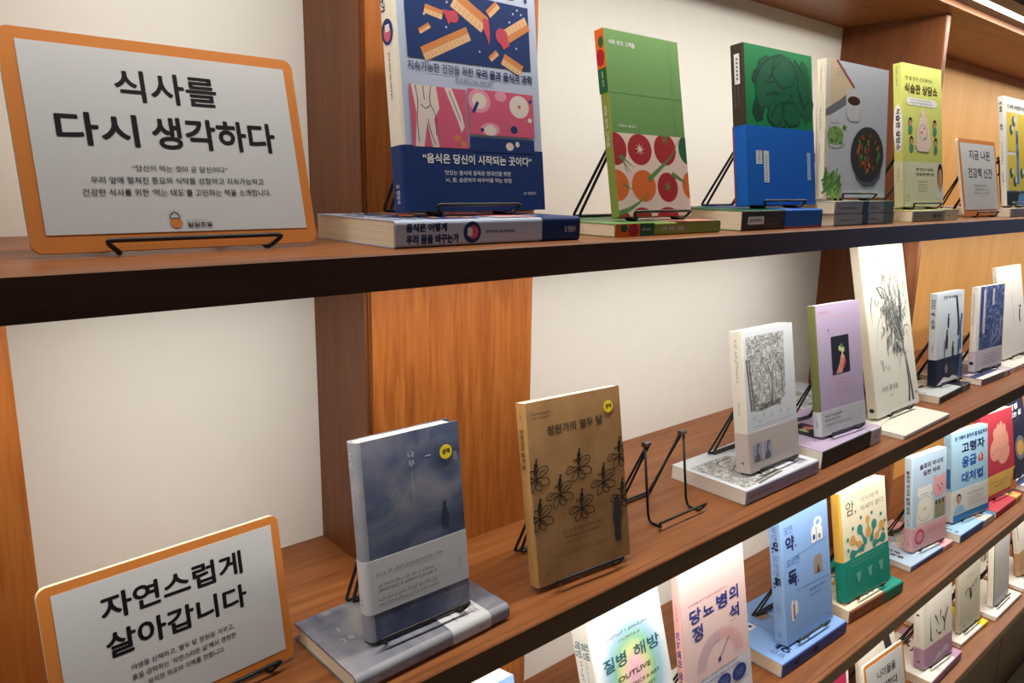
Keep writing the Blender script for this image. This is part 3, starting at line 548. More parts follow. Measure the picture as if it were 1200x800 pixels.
# --- tall white grass sketch book
c_ivw = M('chalk_cover', (226, 224, 214)); c_stk = M('grass_ink', (84, 88, 88)); c_stk2 = M('grass_wash', (160, 162, 158))
def art_grass(F, Sp, B, BS):
    for p, w in ((((.86, .03), (.84, .14), (.80, .28), (.75, .36)), .0055), (((.76, .03), (.80, .12), (.78, .25), (.74, .36)), .005), (((.74, .36), (.74, .55), (.78, .72), (.76, .86)), .003), (((.74, .36), (.70, .52), (.68, .64), (.70, .74)), .0025), (((.74, .34), (.82, .48), (.92, .48), (1.0, .40)), .0022), (((.76, .5), (.80, .64), (.82, .76)), .0025),
                 (((.72, .40), (.60, .58), (.44, .72), (.28, .73), (.20, .62)), .0028), (((.28, .73), (.38, .66), (.50, .66)), .0026), (((.68, .40), (.56, .56), (.40, .60), (.22, .52), (.14, .38)), .002), (((.16, .68), (.10, .60), (.12, .52)), .002), (((.56, .60), (.44, .56), (.40, .46), (.38, .36)), .003), (((.60, .46), (.55, .38), (.52, .30)), .002), (((.66, .42), (.60, .34), (.60, .24)), .0018), (((.70, .36), (.64, .28), (.62, .20)), .0016)): F.stroke(p, w * 1.7, c_stk, True)
    for i in range(190): F.bar(random.gauss(.58, .15), random.gauss(.56, .13), random.uniform(.05, .13), .011, random.uniform(.7, 2.4), random.choice((c_stk2, c_stk2, c_stk)))
    for i in range(26):
        u0, v0 = random.uniform(.30, .86), random.uniform(.55, .84); u1 = .72 + random.uniform(-.06, .06)
        F.stroke([(u1, .40), ((u0 + u1) / 2 + random.uniform(-.06, .06), (v0 + .40) / 2), (u0, v0)], .0022, random.choice((c_stk, c_stk2)), True)
    for i in range(22): F.bar(random.uniform(.3, .66), random.uniform(.34, .46), .016, random.uniform(.05, .10), random.uniform(-.3, .3), random.choice((c_stk, c_stk2)))
    for u, v in ((.30, .88), (.36, .87), (.42, .83), (.74, .80), (.78, .79), (.20, .76), (.86, .66), (.90, .62), (.86, .58), (.2, .30), (.3, .27), (.36, .26)): F.bar(u, v, .05, .014, random.uniform(.5, 2.2), c_stk2)
    F.ell(.04, .895, .02, .008, YELLOW); F.text('어떤 풀이름', .16, .135, .52, .165, GREY, .0); F.ell(.93, .07, .016, .008, c_stk); F.rows(.3, .095, .4, .11, 1, GREY)
    Sp.ell(.955, .5, .012, .28, c_man)
def art_grassflat(F, Sp, B, BS):
    for p in (((.3, .1), (.34, .5), (.28, .9)), ((.36, .1), (.42, .5), (.40, .85))): F.stroke(p, .005, c_stk2, True)
STYLES['grassflat'] = dict(front=c_ivw, spine=c_ivory, page=PAGEW, art=art_grassflat)
STYLES['grass'] = dict(front=c_ivw, spine=M('chalk_spine', (222, 214, 196)), page=PAGE, art=art_grass)
# --- pale silhouettes / navy swirls / plain white
c_pgb = M('pale_grey_blue_cover', (196, 204, 212), rough=.3); c_dnv = M('black_navy_band', (30, 38, 58), rough=.3); c_steelb = M('steel_blue_print', (70, 100, 150))
def art_silhouette(F, Sp, B, BS):
    F.text('인간 속 소설', .22, .93, .66, .965, INK, .03); F.rows(.72, .925, .95, .965, 2, GREY, .4)
    for u, v, s in ((.42, .70, .9), (.38, .50, 1.2), (.62, .36, 1.1)): F.poly([(u - .03 * s, v - .10 * s), (u + .03 * s, v - .10 * s), (u + .035 * s, v), (u + .01, v + .05 * s), (u - .02, v + .05 * s), (u - .035 * s, v)], c_line); F.ell(u, v + .06 * s, .022 * s, .016 * s, c_line)
    F.stroke([(.70, .95), (.76, .80), (.82, .62), (.80, .50)], .009, c_dk); F.stroke([(.93, .74), (.88, .60), (.90, .34)], .010, c_steelb); F.rect(.29, .29, .33, .48, GREY); F.rect(.80, .29, .86, .46, c_steelb)
    B.poly([(.05, .0), (.9, .0), (.8, .04), (.62, .07), (.5, .045), (.3, .075), (.15, .03)], WHITE); B.ell(.38, .16, .06, .05, GREY); B.poly([(.80, .0), (.93, .0), (.99, .28), (.9, .28)], c_steelb); B.rows(.55, .12, .78, .2, 3, GREY, .4)
    Sp.stack('인간 속 소설', .06, .5, .62, INK, .05); Sp.rows(.56, .38, .66, .66, 1, INK)
STYLES['silhouette'] = dict(front=c_pgb, spine=c_pgb, page=PAGE, band=(0, .285, c_dnv, c_dnv), art=art_silhouette)
STYLES['silhouetteflat'] = dict(STYLES['silhouette'], spine=c_charc)
c_swirl = noise_mat('navy_swirl_cover', [(.32, (34, 42, 84)), (.5, (58, 70, 120)), (.62, (120, 128, 168))], 22, 3, (1, 1, 1), .35, .5, 3.5)
c_lilw = M('pale_lilac_band', (198, 190, 204))
def art_swirl(F, Sp, B, BS):
    F.rect(0, 0, .10, 1, WHITE); F.rect(.22, .44, .30, .96, c_lilw); F.rect(.55, .76, .62, .96, c_lilw); F.stroke([(.90, .60), (.86, .3)], .003, c_lilw)
    B.rows(.3, .05, .85, .2, 4, GREY, .35); Sp.rows(.08, .3, .5, .62, 1, GREY); BS.ell(.90, .5, .02, .3, INK)
STYLES['swirl'] = dict(front=c_swirl, spine=WHITE, page=PAGEW, band=(0, .245, c_lilw, c_lilw), art=art_swirl)
STYLES['swirlflat'] = dict(STYLES['swirl'], spine=c_shad)
def art_plain(F, Sp, B, BS):
    F.ell(.45, .83, .05, .03, WHITE); F.stack if 0 else None; F.rows(.50, .32, .54, .70, 12, GREY, .5)
    F.stroke([(.78, .36), (.76, .42), (.80, .50)], .008, c_dk); F.ell(.82, .53, .03, .02, c_dk); Sp.rows(.1, .3, .35, .7, 1, GREY)
STYLES['plain'] = dict(front=M('soft_white_cover', (224, 220, 216)), spine=c_cream, page=PAGE, art=art_plain)
# --- rainbow halo book
def halo_mat():
    m = bpy.data.materials.new('rainbow_halo_cover'); m.use_nodes = True; N = m.node_tree.nodes; L = m.node_tree.links; b = N['Principled BSDF']; b.inputs['Roughness'].default_value = .5
    tc = N.new('ShaderNodeTexCoord'); mp = N.new('ShaderNodeMapping'); mp.inputs['Location'].default_value = (-.080 / .078, 0, -.147 / .098); mp.inputs['Scale'].default_value = (1 / .078, 0, 1 / .098)
    g = N.new('ShaderNodeTexGradient'); g.gradient_type = 'SPHERICAL'; r = N.new('ShaderNodeValToRGB'); e = r.color_ramp.elements
    st = [(0, (236, 238, 240)), (.12, (222, 232, 240)), (.30, (160, 200, 226)), (.48, (146, 200, 168)), (.64, (218, 222, 154)), (.80, (240, 200, 204)), (1, (238, 176, 206))]
    while len(e) < len(st): e.new(.5)
    for i, (p, c) in enumerate(st): e[i].position = p; e[i].color = lin(c) + (1,)
    L.new(tc.outputs['Object'], mp.inputs['Vector']); L.new(mp.outputs['Vector'], g.inputs['Vector']); L.new(g.outputs['Fac'], r.inputs['Fac']); L.new(r.outputs['Color'], b.inputs['Base Color'])
    return m
c_halo = halo_mat(); c_teal = M('teal_lettering', (36, 92, 112))
def art_halo(F, Sp, B, BS):
    k = .24 / .27
    F.rows(.19, .865 * k, .80, .893 * k, 1, GREY, .6, True); F.rows(.34, .825 * k, .68, .85 * k, 1, GREY, .6, True)
    F.text('질병', .115, .69 * k, .42, .77 * k, c_teal, .012, 4); F.text('해방', .53, .69 * k, .90, .77 * k, c_teal, .012, 4)
    F.text('OUTLIVE', .275, .607 * k, .73, .635 * k, c_brnt, .012, 4); F.text('THE SCIENCE & ART', .20, .545 * k, .835, .565 * k, c_brnt, .005, 3); F.text('OF LONGEVITY', .28, .495 * k, .76, .515 * k, c_brnt, .005, 3)
    Sp.text('질병', .195, .52, .285, .88, c_teal, .01); Sp.text('해방', .195, .10, .285, .46, c_teal, .01)
    Sp.rows(.30, .2, .42, .4, 1, GREY); Sp.rows(.30, .55, .44, .68, 1, GREY); Sp.ring(.50, .5, .028, .26, .004, c_tea)
STYLES['halo'] = dict(front=c_halo, spine=M('white_halo_spine', (224, 226, 222)), page=PAGEW, art=art_halo)
# --- pink diabetes book
c_blsh = M('blush_cover', (240, 208, 208)); c_dpnk = M('deep_blush_spine', (232, 176, 172)); c_indigo = M('indigo_print', (40, 62, 140)); c_grwh = M('white_violet_band', (222, 222, 234)); c_arc1 = M('arc_violet', (150, 130, 170)); c_arc2 = M('arc_rose', (220, 140, 150))
def art_arc(F, Sp, B, BS):
    k = .225 / .28
    F.rows(.115, .885 * k, .86, .912 * k, 1, c_pink, .55)
    F.text('당', .13, .762 * k, .285, .862 * k, c_indigo, .03, 4); F.text('뇨', .32, .775 * k, .48, .845 * k, c_indigo, .03, 4); F.text('병', .53, .762 * k, .69, .868 * k, c_indigo, .03, 4); F.text('의', .73, .772 * k, .87, .872 * k, c_indigo, .03, 4)
    F.text('석', .715, .635 * k, .865, .735 * k, c_indigo, .03, 4); F.text('정', .145, .632 * k, .295, .735 * k, c_indigo, .03, 4)
    for i in range(9):
        q = .355 - i * .016
        F.ring(.535, .40 * k, q, (.222 - i * .010) * k, .0006, c_arc1, R(90), R(184)); F.ring(.535, .40 * k, q, (.222 - i * .010) * k, .0006, c_arc2, R(-6), R(90))
    F.stroke([(.52, .41 * k), (.68, .53 * k)], .0014, c_indigo); F.ell(.515, .405 * k, .022, .014, c_indigo); F.rows(.44, .535 * k, .52, .55 * k, 1, GREY); F.rows(.70, .625 * k, .84, .64 * k, 1, GREY)
    F.rect(0, 0, 1, .335 * k, c_grwh); F.rows(.16, .318 * k, .95, .345 * k, 1, c_indigo, .6); F.rows(.17, .282 * k, .92, .308 * k, 1, c_indigo, .6)
    for u in (.29, .545, .795): F.ell(u, .222 * k, .112, .062 * k, c_indigo, n=26); F.rows(u - .07, .195 * k, u + .07, .25 * k, 3, c_lb2, .4, True)
    F.rows(.85, .15 * k, .94, .165 * k, 1, GREY)
    Sp.text('당뇨병의 정석', .40, .25, .72, .75, c_indigo, .03); Sp.rows(.25, .3, .36, .7, 1, c_pink)
STYLES['arc'] = dict(front=c_blsh, spine=c_dpnk, page=PAGEW, art=art_arc)
# --- blue medicine book
c_per = M('periwinkle_cover', (132, 168, 222)); c_per2 = M('periwinkle_spine', (144, 178, 226)); c_cob = M('cobalt_spine', (74, 106, 184)); c_dblue = M('dark_blue_line', (60, 88, 160)); c_dnav = M('midnight_lettering', (22, 34, 78))
def art_pill(F, Sp, B, BS):
    F.text('알면', .075, .865, .235, .925, c_dblue, .0, 3); F.text('약', .09, .725, .255, .84, c_dnav, .04, 4); F.ell(.285, .75, .016, .011, c_dblue)
    F.text('모르면', .085, .605, .345, .665, c_dblue, .0, 3); F.text('독', .10, .44, .275, .565, c_dnav, .04, 4); F.ell(.30, .465, .016, .011, c_dblue)
    F.stroke([(.24, .665), (.96, .69)], .0008, c_dblue, False, False); F.stroke([(.24, .395), (.96, .375)], .0008, c_dblue, False, False)
    F.ell(.77, .85, .09, .045, WHITE); F.ell(.77, .85, .045, .022, c_per); F.poly([(.62, .70), (.72, .70), (.72, .80), (.69, .83), (.65, .83), (.62, .79)], WHITE); F.poly([(.74, .70), (.86, .70), (.86, .80), (.80, .825), (.74, .80)], WHITE); F.rect(.65, .72, .70, .76, c_indigo); F.rect(.77, .71, .82, .75, GREY)
    F.poly([(.64, .44), (.82, .44), (.82, .57), (.78, .59), (.68, .59), (.64, .56)], M('jar_tan', (150, 136, 130))); F.poly([(.69, .44), (.73, .52), (.77, .44)], M('jar_brown', (92, 58, 48)))
    F.poly([(.13, .17), (.18, .17), (.18, .32), (.15, .34), (.12, .30)], WHITE); F.poly([(.20, .20), (.26, .22), (.26, .30), (.20, .33)], WHITE); F.rect(.165, .18, .19, .30, c_chili)
    F.rows(.51, .318, .90, .35, 1, c_dblue, .65); F.rows(.51, .275, .88, .307, 1, c_dblue, .65); F.rows(.86, .05, .9, .075, 1, c_dblue)
    Sp.text('알면', .06, .3, .17, .72, c_dblue, .0); Sp.text('약.', .18, .22, .27, .76, c_dnav, .06); Sp.text('모르면', .29, .3, .45, .72, c_dblue, .0); Sp.text('독.', .46, .22, .55, .76, c_dnav, .06); Sp.rows(.66, .3, .78, .48, 1, c_dblue); Sp.rows(.66, .55, .78, .7, 1, c_dblue); Sp.rows(.90, .35, .95, .65, 1, c_dblue)
STYLES['pill'] = dict(front=c_per, spine=c_per2, page=PAGE, art=art_pill)
STYLES['pillflat'] = dict(STYLES['pill'], spine=c_cob)
# --- cream and green cancer book
c_crm = M('cream_cover', (232, 222, 196)); c_mus = M('mustard_spine', (228, 180, 76)); c_tgr = M('teal_green_band', (26, 142, 124)); c_och = M('ochre_blob', (214, 166, 88)); c_bl2 = M('teal_blob', (52, 140, 132)); c_bw = M('brown_flat_spine', (150, 96, 72)); c_tg2 = M('pale_teal_print', (110, 182, 166))
def art_cell(F, Sp, B, BS):
    F.text('암,', .12, .76, .33, .90, c_line, .0, 3); F.text('의사에게', .42, .845, .83, .895, GREY, .0); F.text('자세히 묻다', .42, .765, .94, .815, GREY, .0); F.rows(.14, .93, .9, .95, 1, c_mus, .6)
    def cell(u, v, x, y, m, k=1.):
        F.ell(u, v, .058 * k, .046 * k, m); F.ell(x, y, .044 * k, .035 * k, m); mx, my = (u + x) / 2, (v + y) / 2
        nx, ny = -(y - v) * 1.26, (x - u) / 1.26; L = math.hypot(nx, ny * 1.26) or 1; nx, ny = nx / L, ny / L
        q = lambda a, b, o: (a + nx * o, b + ny * o)
        F.poly([q(u, v, .045), q(mx, my, .014), q(x, y, .034), q(x, y, -.034), q(mx, my, -.014), q(u, v, -.045)], m)
    for u, v, x, y, m in ((.385, .605, .485, .475, c_bl2), (.565, .545, .565, .665, c_och), (.70, .595, .63, .475, c_bl2), (.86, .555, .74, .47, c_och), (.22, .535, .365, .468, c_och), (.20, .405, .42, .425, c_bl2), (.88, .43, .68, .41, c_bl2)): cell(u, v, x, y, m)
    for u, v in ((.24, .64), (.42, .71), (.66, .71), (.86, .66), (.94, .58), (.12, .56), (.12, .46), (.90, .50)): F.ell(u, v, .025, .018, c_bl2)
    B.rows(.12, .325, .92, .35, 1, c_tg2, .6); B.rows(.16, .295, .84, .317, 1, c_tg2, .6)
    for u in (.30, .55, .80): B.poly([(u - .06, .22), (u + .05, .23), (u + .02, .14), (u - .02, .13)], c_tg2)
    BS.rows(.90, .35, .94, .65, 1, c_tg2); Sp.rows(.1, .3, .4, .7, 1, c_och)
STYLES['cell'] = dict(front=c_crm, spine=c_mus, page=PAGE, band=(0, .37, c_tgr, c_tgr), art=art_cell, r=.004, hard=0)
STYLES['cellflat'] = dict(STYLES['cell'], spine=c_bw)
# --- pharmacy bear book
c_skyc = M('sky_grey_cover', (176, 200, 224)); c_skyw = M('sky_white_spine', (200, 218, 232)); c_pkb = M('powder_pink_band', (226, 178, 182)); c_crim = M('crimson_seal', (204, 88, 110)); c_bear = M('cream_creature', (230, 228, 220)); c_pgy = M('pink_creature', (216, 164, 172)); c_brn = M('purple_brown_letter', (78, 56, 70)); c_gl = M('glass_olive', (150, 146, 116)); c_dbl = M('dim_blue_spine', (94, 116, 160))
def art_bear(F, Sp, B, BS):
    F.text('슬로의 약사의', .21, .85, .885, .905, c_brn, .04, 3); F.text('일편 약국', .31, .775, .80, .825, c_brn, .04, 3)
    F.poly([(.12, .26), (.60, .26), (.62, .42), (.58, .52), (.48, .57), (.26, .57), (.15, .50), (.11, .40)], c_bear); F.ell(.20, .60, .06, .04, c_bear); F.ell(.52, .60, .06, .04, c_bear); F.rect(.16, .585, .56, .66, WHITE); F.ring(.36, .42, .22, .13, .001, GREY); F.ell(.36, .415, .035, .016, c_och)
    F.ell(.80, .60, .20, .115, c_pgy); F.ell(.66, .70, .05, .04, c_pgy); F.ell(.92, .70, .05, .04, c_pgy); F.ell(.74, .61, .018, .012, c_hair); F.ell(.86, .61, .018, .012, c_hair); F.ell(.80, .57, .035, .018, c_pink)
    F.rect(.66, .26, .96, .46, c_gl)
    for u in (.70, .80, .90): F.poly([(u - .03, .42), (u, .47), (u + .03, .42), (u, .40)], c_hair)
    B.ell(.21, .135, .135, .082, c_crim, n=26); B.ell(.21, .135, .09, .052, c_pink2, n=20); B.rows(.42, .13, .92, .19, 2, c_crim, .5); B.rows(.06, .03, .16, .05, 1, c_crim)
    Sp.text('슬로의 약사의 일편 약국', .14, .3, .60, .74, c_brn, .04); Sp.rows(.66, .3, .74, .7, 1, GREY); BS.rows(.9, .3, .95, .7, 1, c_crim)
STYLES['bear'] = dict(front=c_skyc, spine=c_skyw, page=PAGEW, band=(0, .245, c_pkb, c_pkb), art=art_bear)
STYLES['bearflat'] = dict(STYLES['bear'], spine=c_dbl)
# --- blue first-aid book
c_sb = M('sky_blue_cover', (164, 204, 232)); c_rb = M('royal_blue_letter', (30, 92, 170)); c_sbw = M('pale_photo_band', (222, 222, 218)); c_bsp = M('blue_stripe', (60, 120, 180)); c_red = M('signal_red', (206, 70, 60))
def art_aid(F, Sp, B, BS):
    F.text('온 가족이 알아야 할 응급처치', .08, .905, .98, .955, NAVY, .04); F.text('고령자', .27, .75, .90, .86, c_dnav, .045, 3); F.text('응급', .27, .585, .67, .70, c_rb, .045, 3); F.text('대처법', .265, .41, .85, .52, c_rb, .045, 3)
    F.poly([(.72, .60), (.86, .60), (.86, .66), (.80, .70), (.74, .67)], c_red); F.rect(.77, .62, .80, .68, WHITE)
    F.rect(.10, .36, .104, .94, WHITE); F.rect(.60, .43, .85, .47, c_sky) if 0 else None
    B.ell(.17, .25, .065, .055, c_hair); B.ell(.17, .235, .052, .046, c_skin); B.poly([(.05, .09), (.32, .09), (.30, .145), (.21, .175), (.13, .175), (.06, .14)], c_lb2)
    B.rows(.42, .245, .9, .28, 1, GREY, .6); B.rows(.42, .12, .92, .235, 4, GREY, .4); B.rect(0, 0, 1, .075, c_bsp); B.rows(.02, .1, .08, .12, 1, NAVY)
    Sp.rows(.05, .25, .18, .48, 1, NAVY); Sp.rows(.05, .55, .18, .78, 1, NAVY); Sp.rect(.4, .2, .62, .8, c_bsp)
STYLES['aid'] = dict(front=c_sb, spine=c_sb, page=PAGEW, band=(0, .345, c_sbw, c_sbw), art=art_aid)
STYLES['aidflat'] = dict(STYLES['aid'], spine=c_cob, back=c_sb)
# --- red hands book
c_rose = M('raspberry_cover', (190, 62, 78)); c_fl = M('hand_flesh', (226, 160, 140)); c_fl2 = M('hand_flesh_shade', (204, 126, 112)); c_ylb = M('mustard_band', (218, 178, 96))
def art_hands(F, Sp, B, BS):
    for u, v, ru, rv, a in ((.42, .56, .20, .13, .5), (.62, .62, .22, .17, -.4), (.66, .48, .20, .12, .3), (.46, .72, .10, .10, .9)): F.ell(u, v, ru, rv, c_fl, a)
    for i, (u, v) in enumerate(((.40, .70), (.50, .76), (.60, .78), (.70, .74))): F.poly([(u - .05, v - .16), (u + .05, v - .18), (u + .06, v + .06), (u + .01, v + .10), (u - .04, v + .06)], c_fl); F.stroke([(u + .05, v - .16), (u + .06, v + .05)], .0016, c_fl2)
    F.stroke([(.28, .5), (.44, .56), (.6, .52)], .002, c_fl2); F.stroke([(.5, .44), (.66, .5), (.82, .58)], .002, c_fl2)
    B.rows(.2, .16, .75, .185, 1, c_brnt, .5); B.rows(.3, .115, .7, .145, 1, c_brnt, .5); B.poly([(.78, .0), (1, .0), (1, .26), (.92, .25), (.84, .12)], c_crust); B.poly([(.90, .1), (1, .1), (1, .26), (.95, .24)], c_hair)
STYLES['hands'] = dict(front=c_rose, spine=c_rose, page=PAGEW, band=(.045, .265, c_ylb, c_ylb), art=art_hands)
c_night = M('night_blue_cover', (40, 42, 66))
def art_night(F, Sp, B, BS):
    F.text('질병', .14, .86, .62, .93, WHITE, .07, 3); F.text('없는 삶', .14, .765, .80, .83, WHITE, .07, 3); F.rows(.14, .70, .7, .72, 1, GREY); F.ell(.5, .34, .3, .16, GREY); F.ell(.5, .34, .2, .10, c_och)
STYLES['night'] = dict(front=c_night, spine=c_night, page=PAGEW, art=art_night)
# --- lowest shelf
c_mag = M('magenta_print', (178, 30, 84))
def art_mag(F, Sp, B, BS): F.rect(0, 0, .93, .93, c_mag); F.text('봄', .3, .5, .7, .7, WHITE, .02) if 0 else None
STYLES['magenta'] = dict(front=WHITE, spine=c_mag, page=PAGEW, art=art_mag)
c_wm = M('warm_white_cover', (226, 222, 214)); c_mauve = M('mauve_band', (180, 142, 172)); c_mvfl = M('mauve_flower', (212, 190, 208))
def art_plants(F, Sp, B, BS):
    for p in (((.24, .26), (.25, .40), (.22, .52)), ((.40, .50), (.48, .42), (.56, .36)), ((.60, .52), (.58, .46), (.62, .40)), ((.72, .28), (.74, .42), (.80, .54)), ((.86, .50), (.78, .42), (.74, .34)), ((.66, .44), (.72, .38), (.74, .30)), ((.44, .34), (.46, .30)), ((.5, .29), (.6, .27), (.66, .30)), ((.30, .24), (.27, .28))): F.stroke(p, .006, c_man, True)
    F.rows(.05, .60, .1, .7, 8, GREY); B.poly([(.30, .02), (.9, .05), (.86, .10), (.7, .12), (.62, .07), (.5, .10), (.42, .05)], c_mvfl)
    Sp.ell(.44, .45, .012, .16, c_man); Sp.rows(.56, .35, .74, .45, 1, GREY); BS.ell(.93, .5, .01, .14, c_man)
STYLES['plants'] = dict(front=c_wm, spine=M('stone_spine', (212, 208, 200)), page=PAGE, band=(0, .215, c_mauve, c_mauve), art=art_plants)
STYLES['plantsflat'] = dict(STYLES['plants'], front=c_wm, spine=c_mauve)
c_putty = M('putty_cover', (196, 192, 176)); c_wht2 = M('stone_white', (224, 222, 214))
def art_moth(F, Sp, B, BS):
    F.stroke([(.22, .42), (.38, .45), (.52, .43), (.70, .46), (.86, .50)], .003, c_man); F.poly([(.46, .44), (.54, .44), (.60, .34), (.52, .29), (.46, .35)], c_man)
    for a, b in (((.28, .43), (.34, .33)), ((.38, .44), (.40, .35)), ((.66, .45), (.70, .34)), ((.80, .48), (.80, .36))): F.stroke([a, b], .003, c_man, True, False)
    F.rows(.30, .56, .8, .62, 2, GREY, .3); F.ell(.2, .05, .03, .015, GREY); Sp.rows(.5, .3, .62, .6, 1, GREY)
STYLES['moth'] = dict(front=c_putty, spine=c_putty, page=PAGE, art=art_moth, r=.005)
STYLES['mothflat'] = dict(front=c_wht2, spine=c_wht2, page=PAGE, band=(0, .22, YELLOW, YELLOW), art=lambda *a: None)
c_silv = M('silver_grey_cover', (200, 200, 204))
def art_fold(F, Sp, B, BS):
    F.rect(0, 0, .035, 1, c_charc); F.stroke([(.50, .52), (.56, .50), (.52, .46)], .0014, GREY); F.stroke([(.40, .26), (.46, .22), (.42, .18)], .0014, GREY)
STYLES['fold'] = dict(front=c_silv, spine=c_wm, page=PAGEW, art=art_fold)
STYLES['foldflat'] = dict(front=M('bright_white_cover', (232, 230, 224)), spine=M('bright_white_cover', (232, 230, 224)), page=PAGEW, art=lambda *a: None)
def art_girl(F, Sp, B, BS):
    F.ell(.15, .74, .15, .07, c_hair); F.poly([(.01, .62), (.30, .62), (.33, .48), (.26, .40), (.04, .40), (0, .48)], c_bw); F.poly([(.0, .64), (.15, .58), (.32, .64), (.26, .68), (.05, .68)], WHITE); F.rect(.10, .02, .15, .40, c_hair); F.ell(.15, .69, .07, .025, c_skin)
STYLES['girl'] = dict(front=c_wm, spine=c_wm, page=PAGEW, art=art_girl)
c_tan2 = M('tan_band', (190, 150, 112))
def art_tan(F, Sp, B, BS):
    F.stroke([(.06, .72), (.1, .5)], .004, c_man); B.rect(.45, .03, .95, .30, c_brn)
STYLES['tan'] = dict(front=c_wm, spine=c_wm, page=PAGE, band=(0, .33, c_tan2, c_tan2), art=art_tan)
def art_strip(F, Sp, B, BS): F.poly([(.62, 1), (.80, 1), (.98, .45), (.80, .45)], c_charc)
STYLES['strip'] = dict(front=c_wm, spine=c_wm, page=PAGEW, art=art_strip)
STYLES['blueblock'] = dict(front=c_per, spine=c_per2, page=PAGEW, art=lambda *a: None)

# ------------------------------------------------------------------ room
def struct(o): o['kind'] = 'structure'; return o
S1, S2, S3, S4, S0 = 1.4006, .9902, .596, .245, 1.836
YW = .338; X0, X1 = -.6, 5.2; LX0 = -.12; TH = .0305
bm = bmesh.new(); box(bm, (-3, -5, -.05), (7, YW + .02, 0)); struct(obj('floor', bm, mat('beige_floor_tile', (168, 150, 116), .5, .3, .06, 6)))
bm = bmesh.new(); box(bm, (-3, -5, 2.7), (7, YW + .02, 2.75)); struct(obj('ceiling', bm, mat('ceiling_paint', (225, 222, 215), .9, .2, .01, 8)))
bm = bmesh.new(); box(bm, (-3, YW, 0), (7, YW + .12, 2.7)); struct(obj('wall_back', bm, WALL))
# ------------------------------------------------------------------ built-in bookcase
case = thing('bookcase', 'long built-in walnut bookcase with shelves, posts and cabinets along the cream wall', 'bookcase')
def shelf(top, th):
    U = top - th; q = .0015
    P = [(0, U), (.03, U), (.03, U + .011), (.092, U + .011), (.092, U), (YW - .0005, U), (YW - .0005, top), (.010, top), (.0092, top - .0007), (.0084, top), (q, top), (0, top - q)]
    mi = [2, 2, 2, 0, 0, 0, 0, 0, 1, 0, 0, 1]
    bm = bmesh.new(); extrude_x(bm, P, X0, X1, mi); return bm
for top, th in ((S0, .030), (S1, TH), (S2, TH), (S3, .027)): obj('shelf', shelf(top, th), [WOOD_X, FASCIA, FASCIA], case)
bm = bmesh.new(); extrude_x(bm, [(0, S4 - .02), (YW - .0005, S4 - .02), (YW - .0005, S4), (.0015, S4), (0, S4 - .0015)], X0, X1, [0, 0, 0, 0, 1]); obj('cabinet_top', bm, [WOOD_X, FASCIA], case)
BAYS = [(S1 + .0003, S0 - .0303), (S2 + .0003, S1 - TH - .0003), (S3 + .0003, S2 - TH - .0003), (S4 + .0003, S3 - .0273)]
for z0, z1 in BAYS:
    for xa, xb in ((.4275, .679), (-.19, .085)):
        y0 = .205; P = [(xa, YW - .001), (xa, y0 + .007), (xa + .003, y0 + .007), (xa + .003, y0 + .004), (xa + .0055, y0 + .004), (xa + .0055, y0), (xb, y0), (xb, YW - .001)]
        bm = bmesh.new(); extrude_z(bm, P, z0, z1, [1, 1, 1, 1, 0, 0, 0, 0]); obj('post', bm, [WOOD_Z, WOOD_D], case)  # left side and rabbet in darker wood: their shade is painted in
    bm = bmesh.new(); P = [(1.716, YW - .001), (1.716, .124), (1.718, .122), (1.734, .122), (1.736, .124), (1.736, YW - .001)]
    extrude_z(bm, P, z0, z1); obj('divider_panel', bm, WOOD_D, case)
    bm = bmesh.new(); box(bm, (1.7365, YW - .006, z0), (X1, YW - .0008, z1)); obj('back_panel', bm, WOOD_O, case)
for i in range(9):
    x0 = 2.332 + (i - 5) * .58
    bm = bmesh.new(); box(bm, (x0 + .002, .003, .045), (x0 + .578, .021, S4 - .0205)); d = obj('cabinet_door', bm, CAB, case)
bm = bmesh.new(); box(bm, (X0, .022, .0005), (X1, YW - .001, S4 - .0205)); obj('cabinet_body', bm, CAB, case)
bm = bmesh.new(); box(bm, (X0, .006, .0005), (X1, .0215, .044)); obj('plinth', bm, FASCIA, case)
LEDM = emit_mat('led_diffuser', LED_COL, 9)
for i, (top, th) in enumerate(((S0, .030), (S1, TH), (S2, TH), (S3, .027))):
    U = top - th + .011
    bm = bmesh.new(); box(bm, (LX0, .050, U - .0045), (X1 - .05, .060, U - .0002), 0); obj('led_strip', bm, LEDM, case)
    area('led_strip_light', ((LX0 + X1 - .05) / 2, .055, U - .0065), (LED_TILT, 0, 0), X1 - .05 - LX0, .009, LED_W[i], LED_COL)

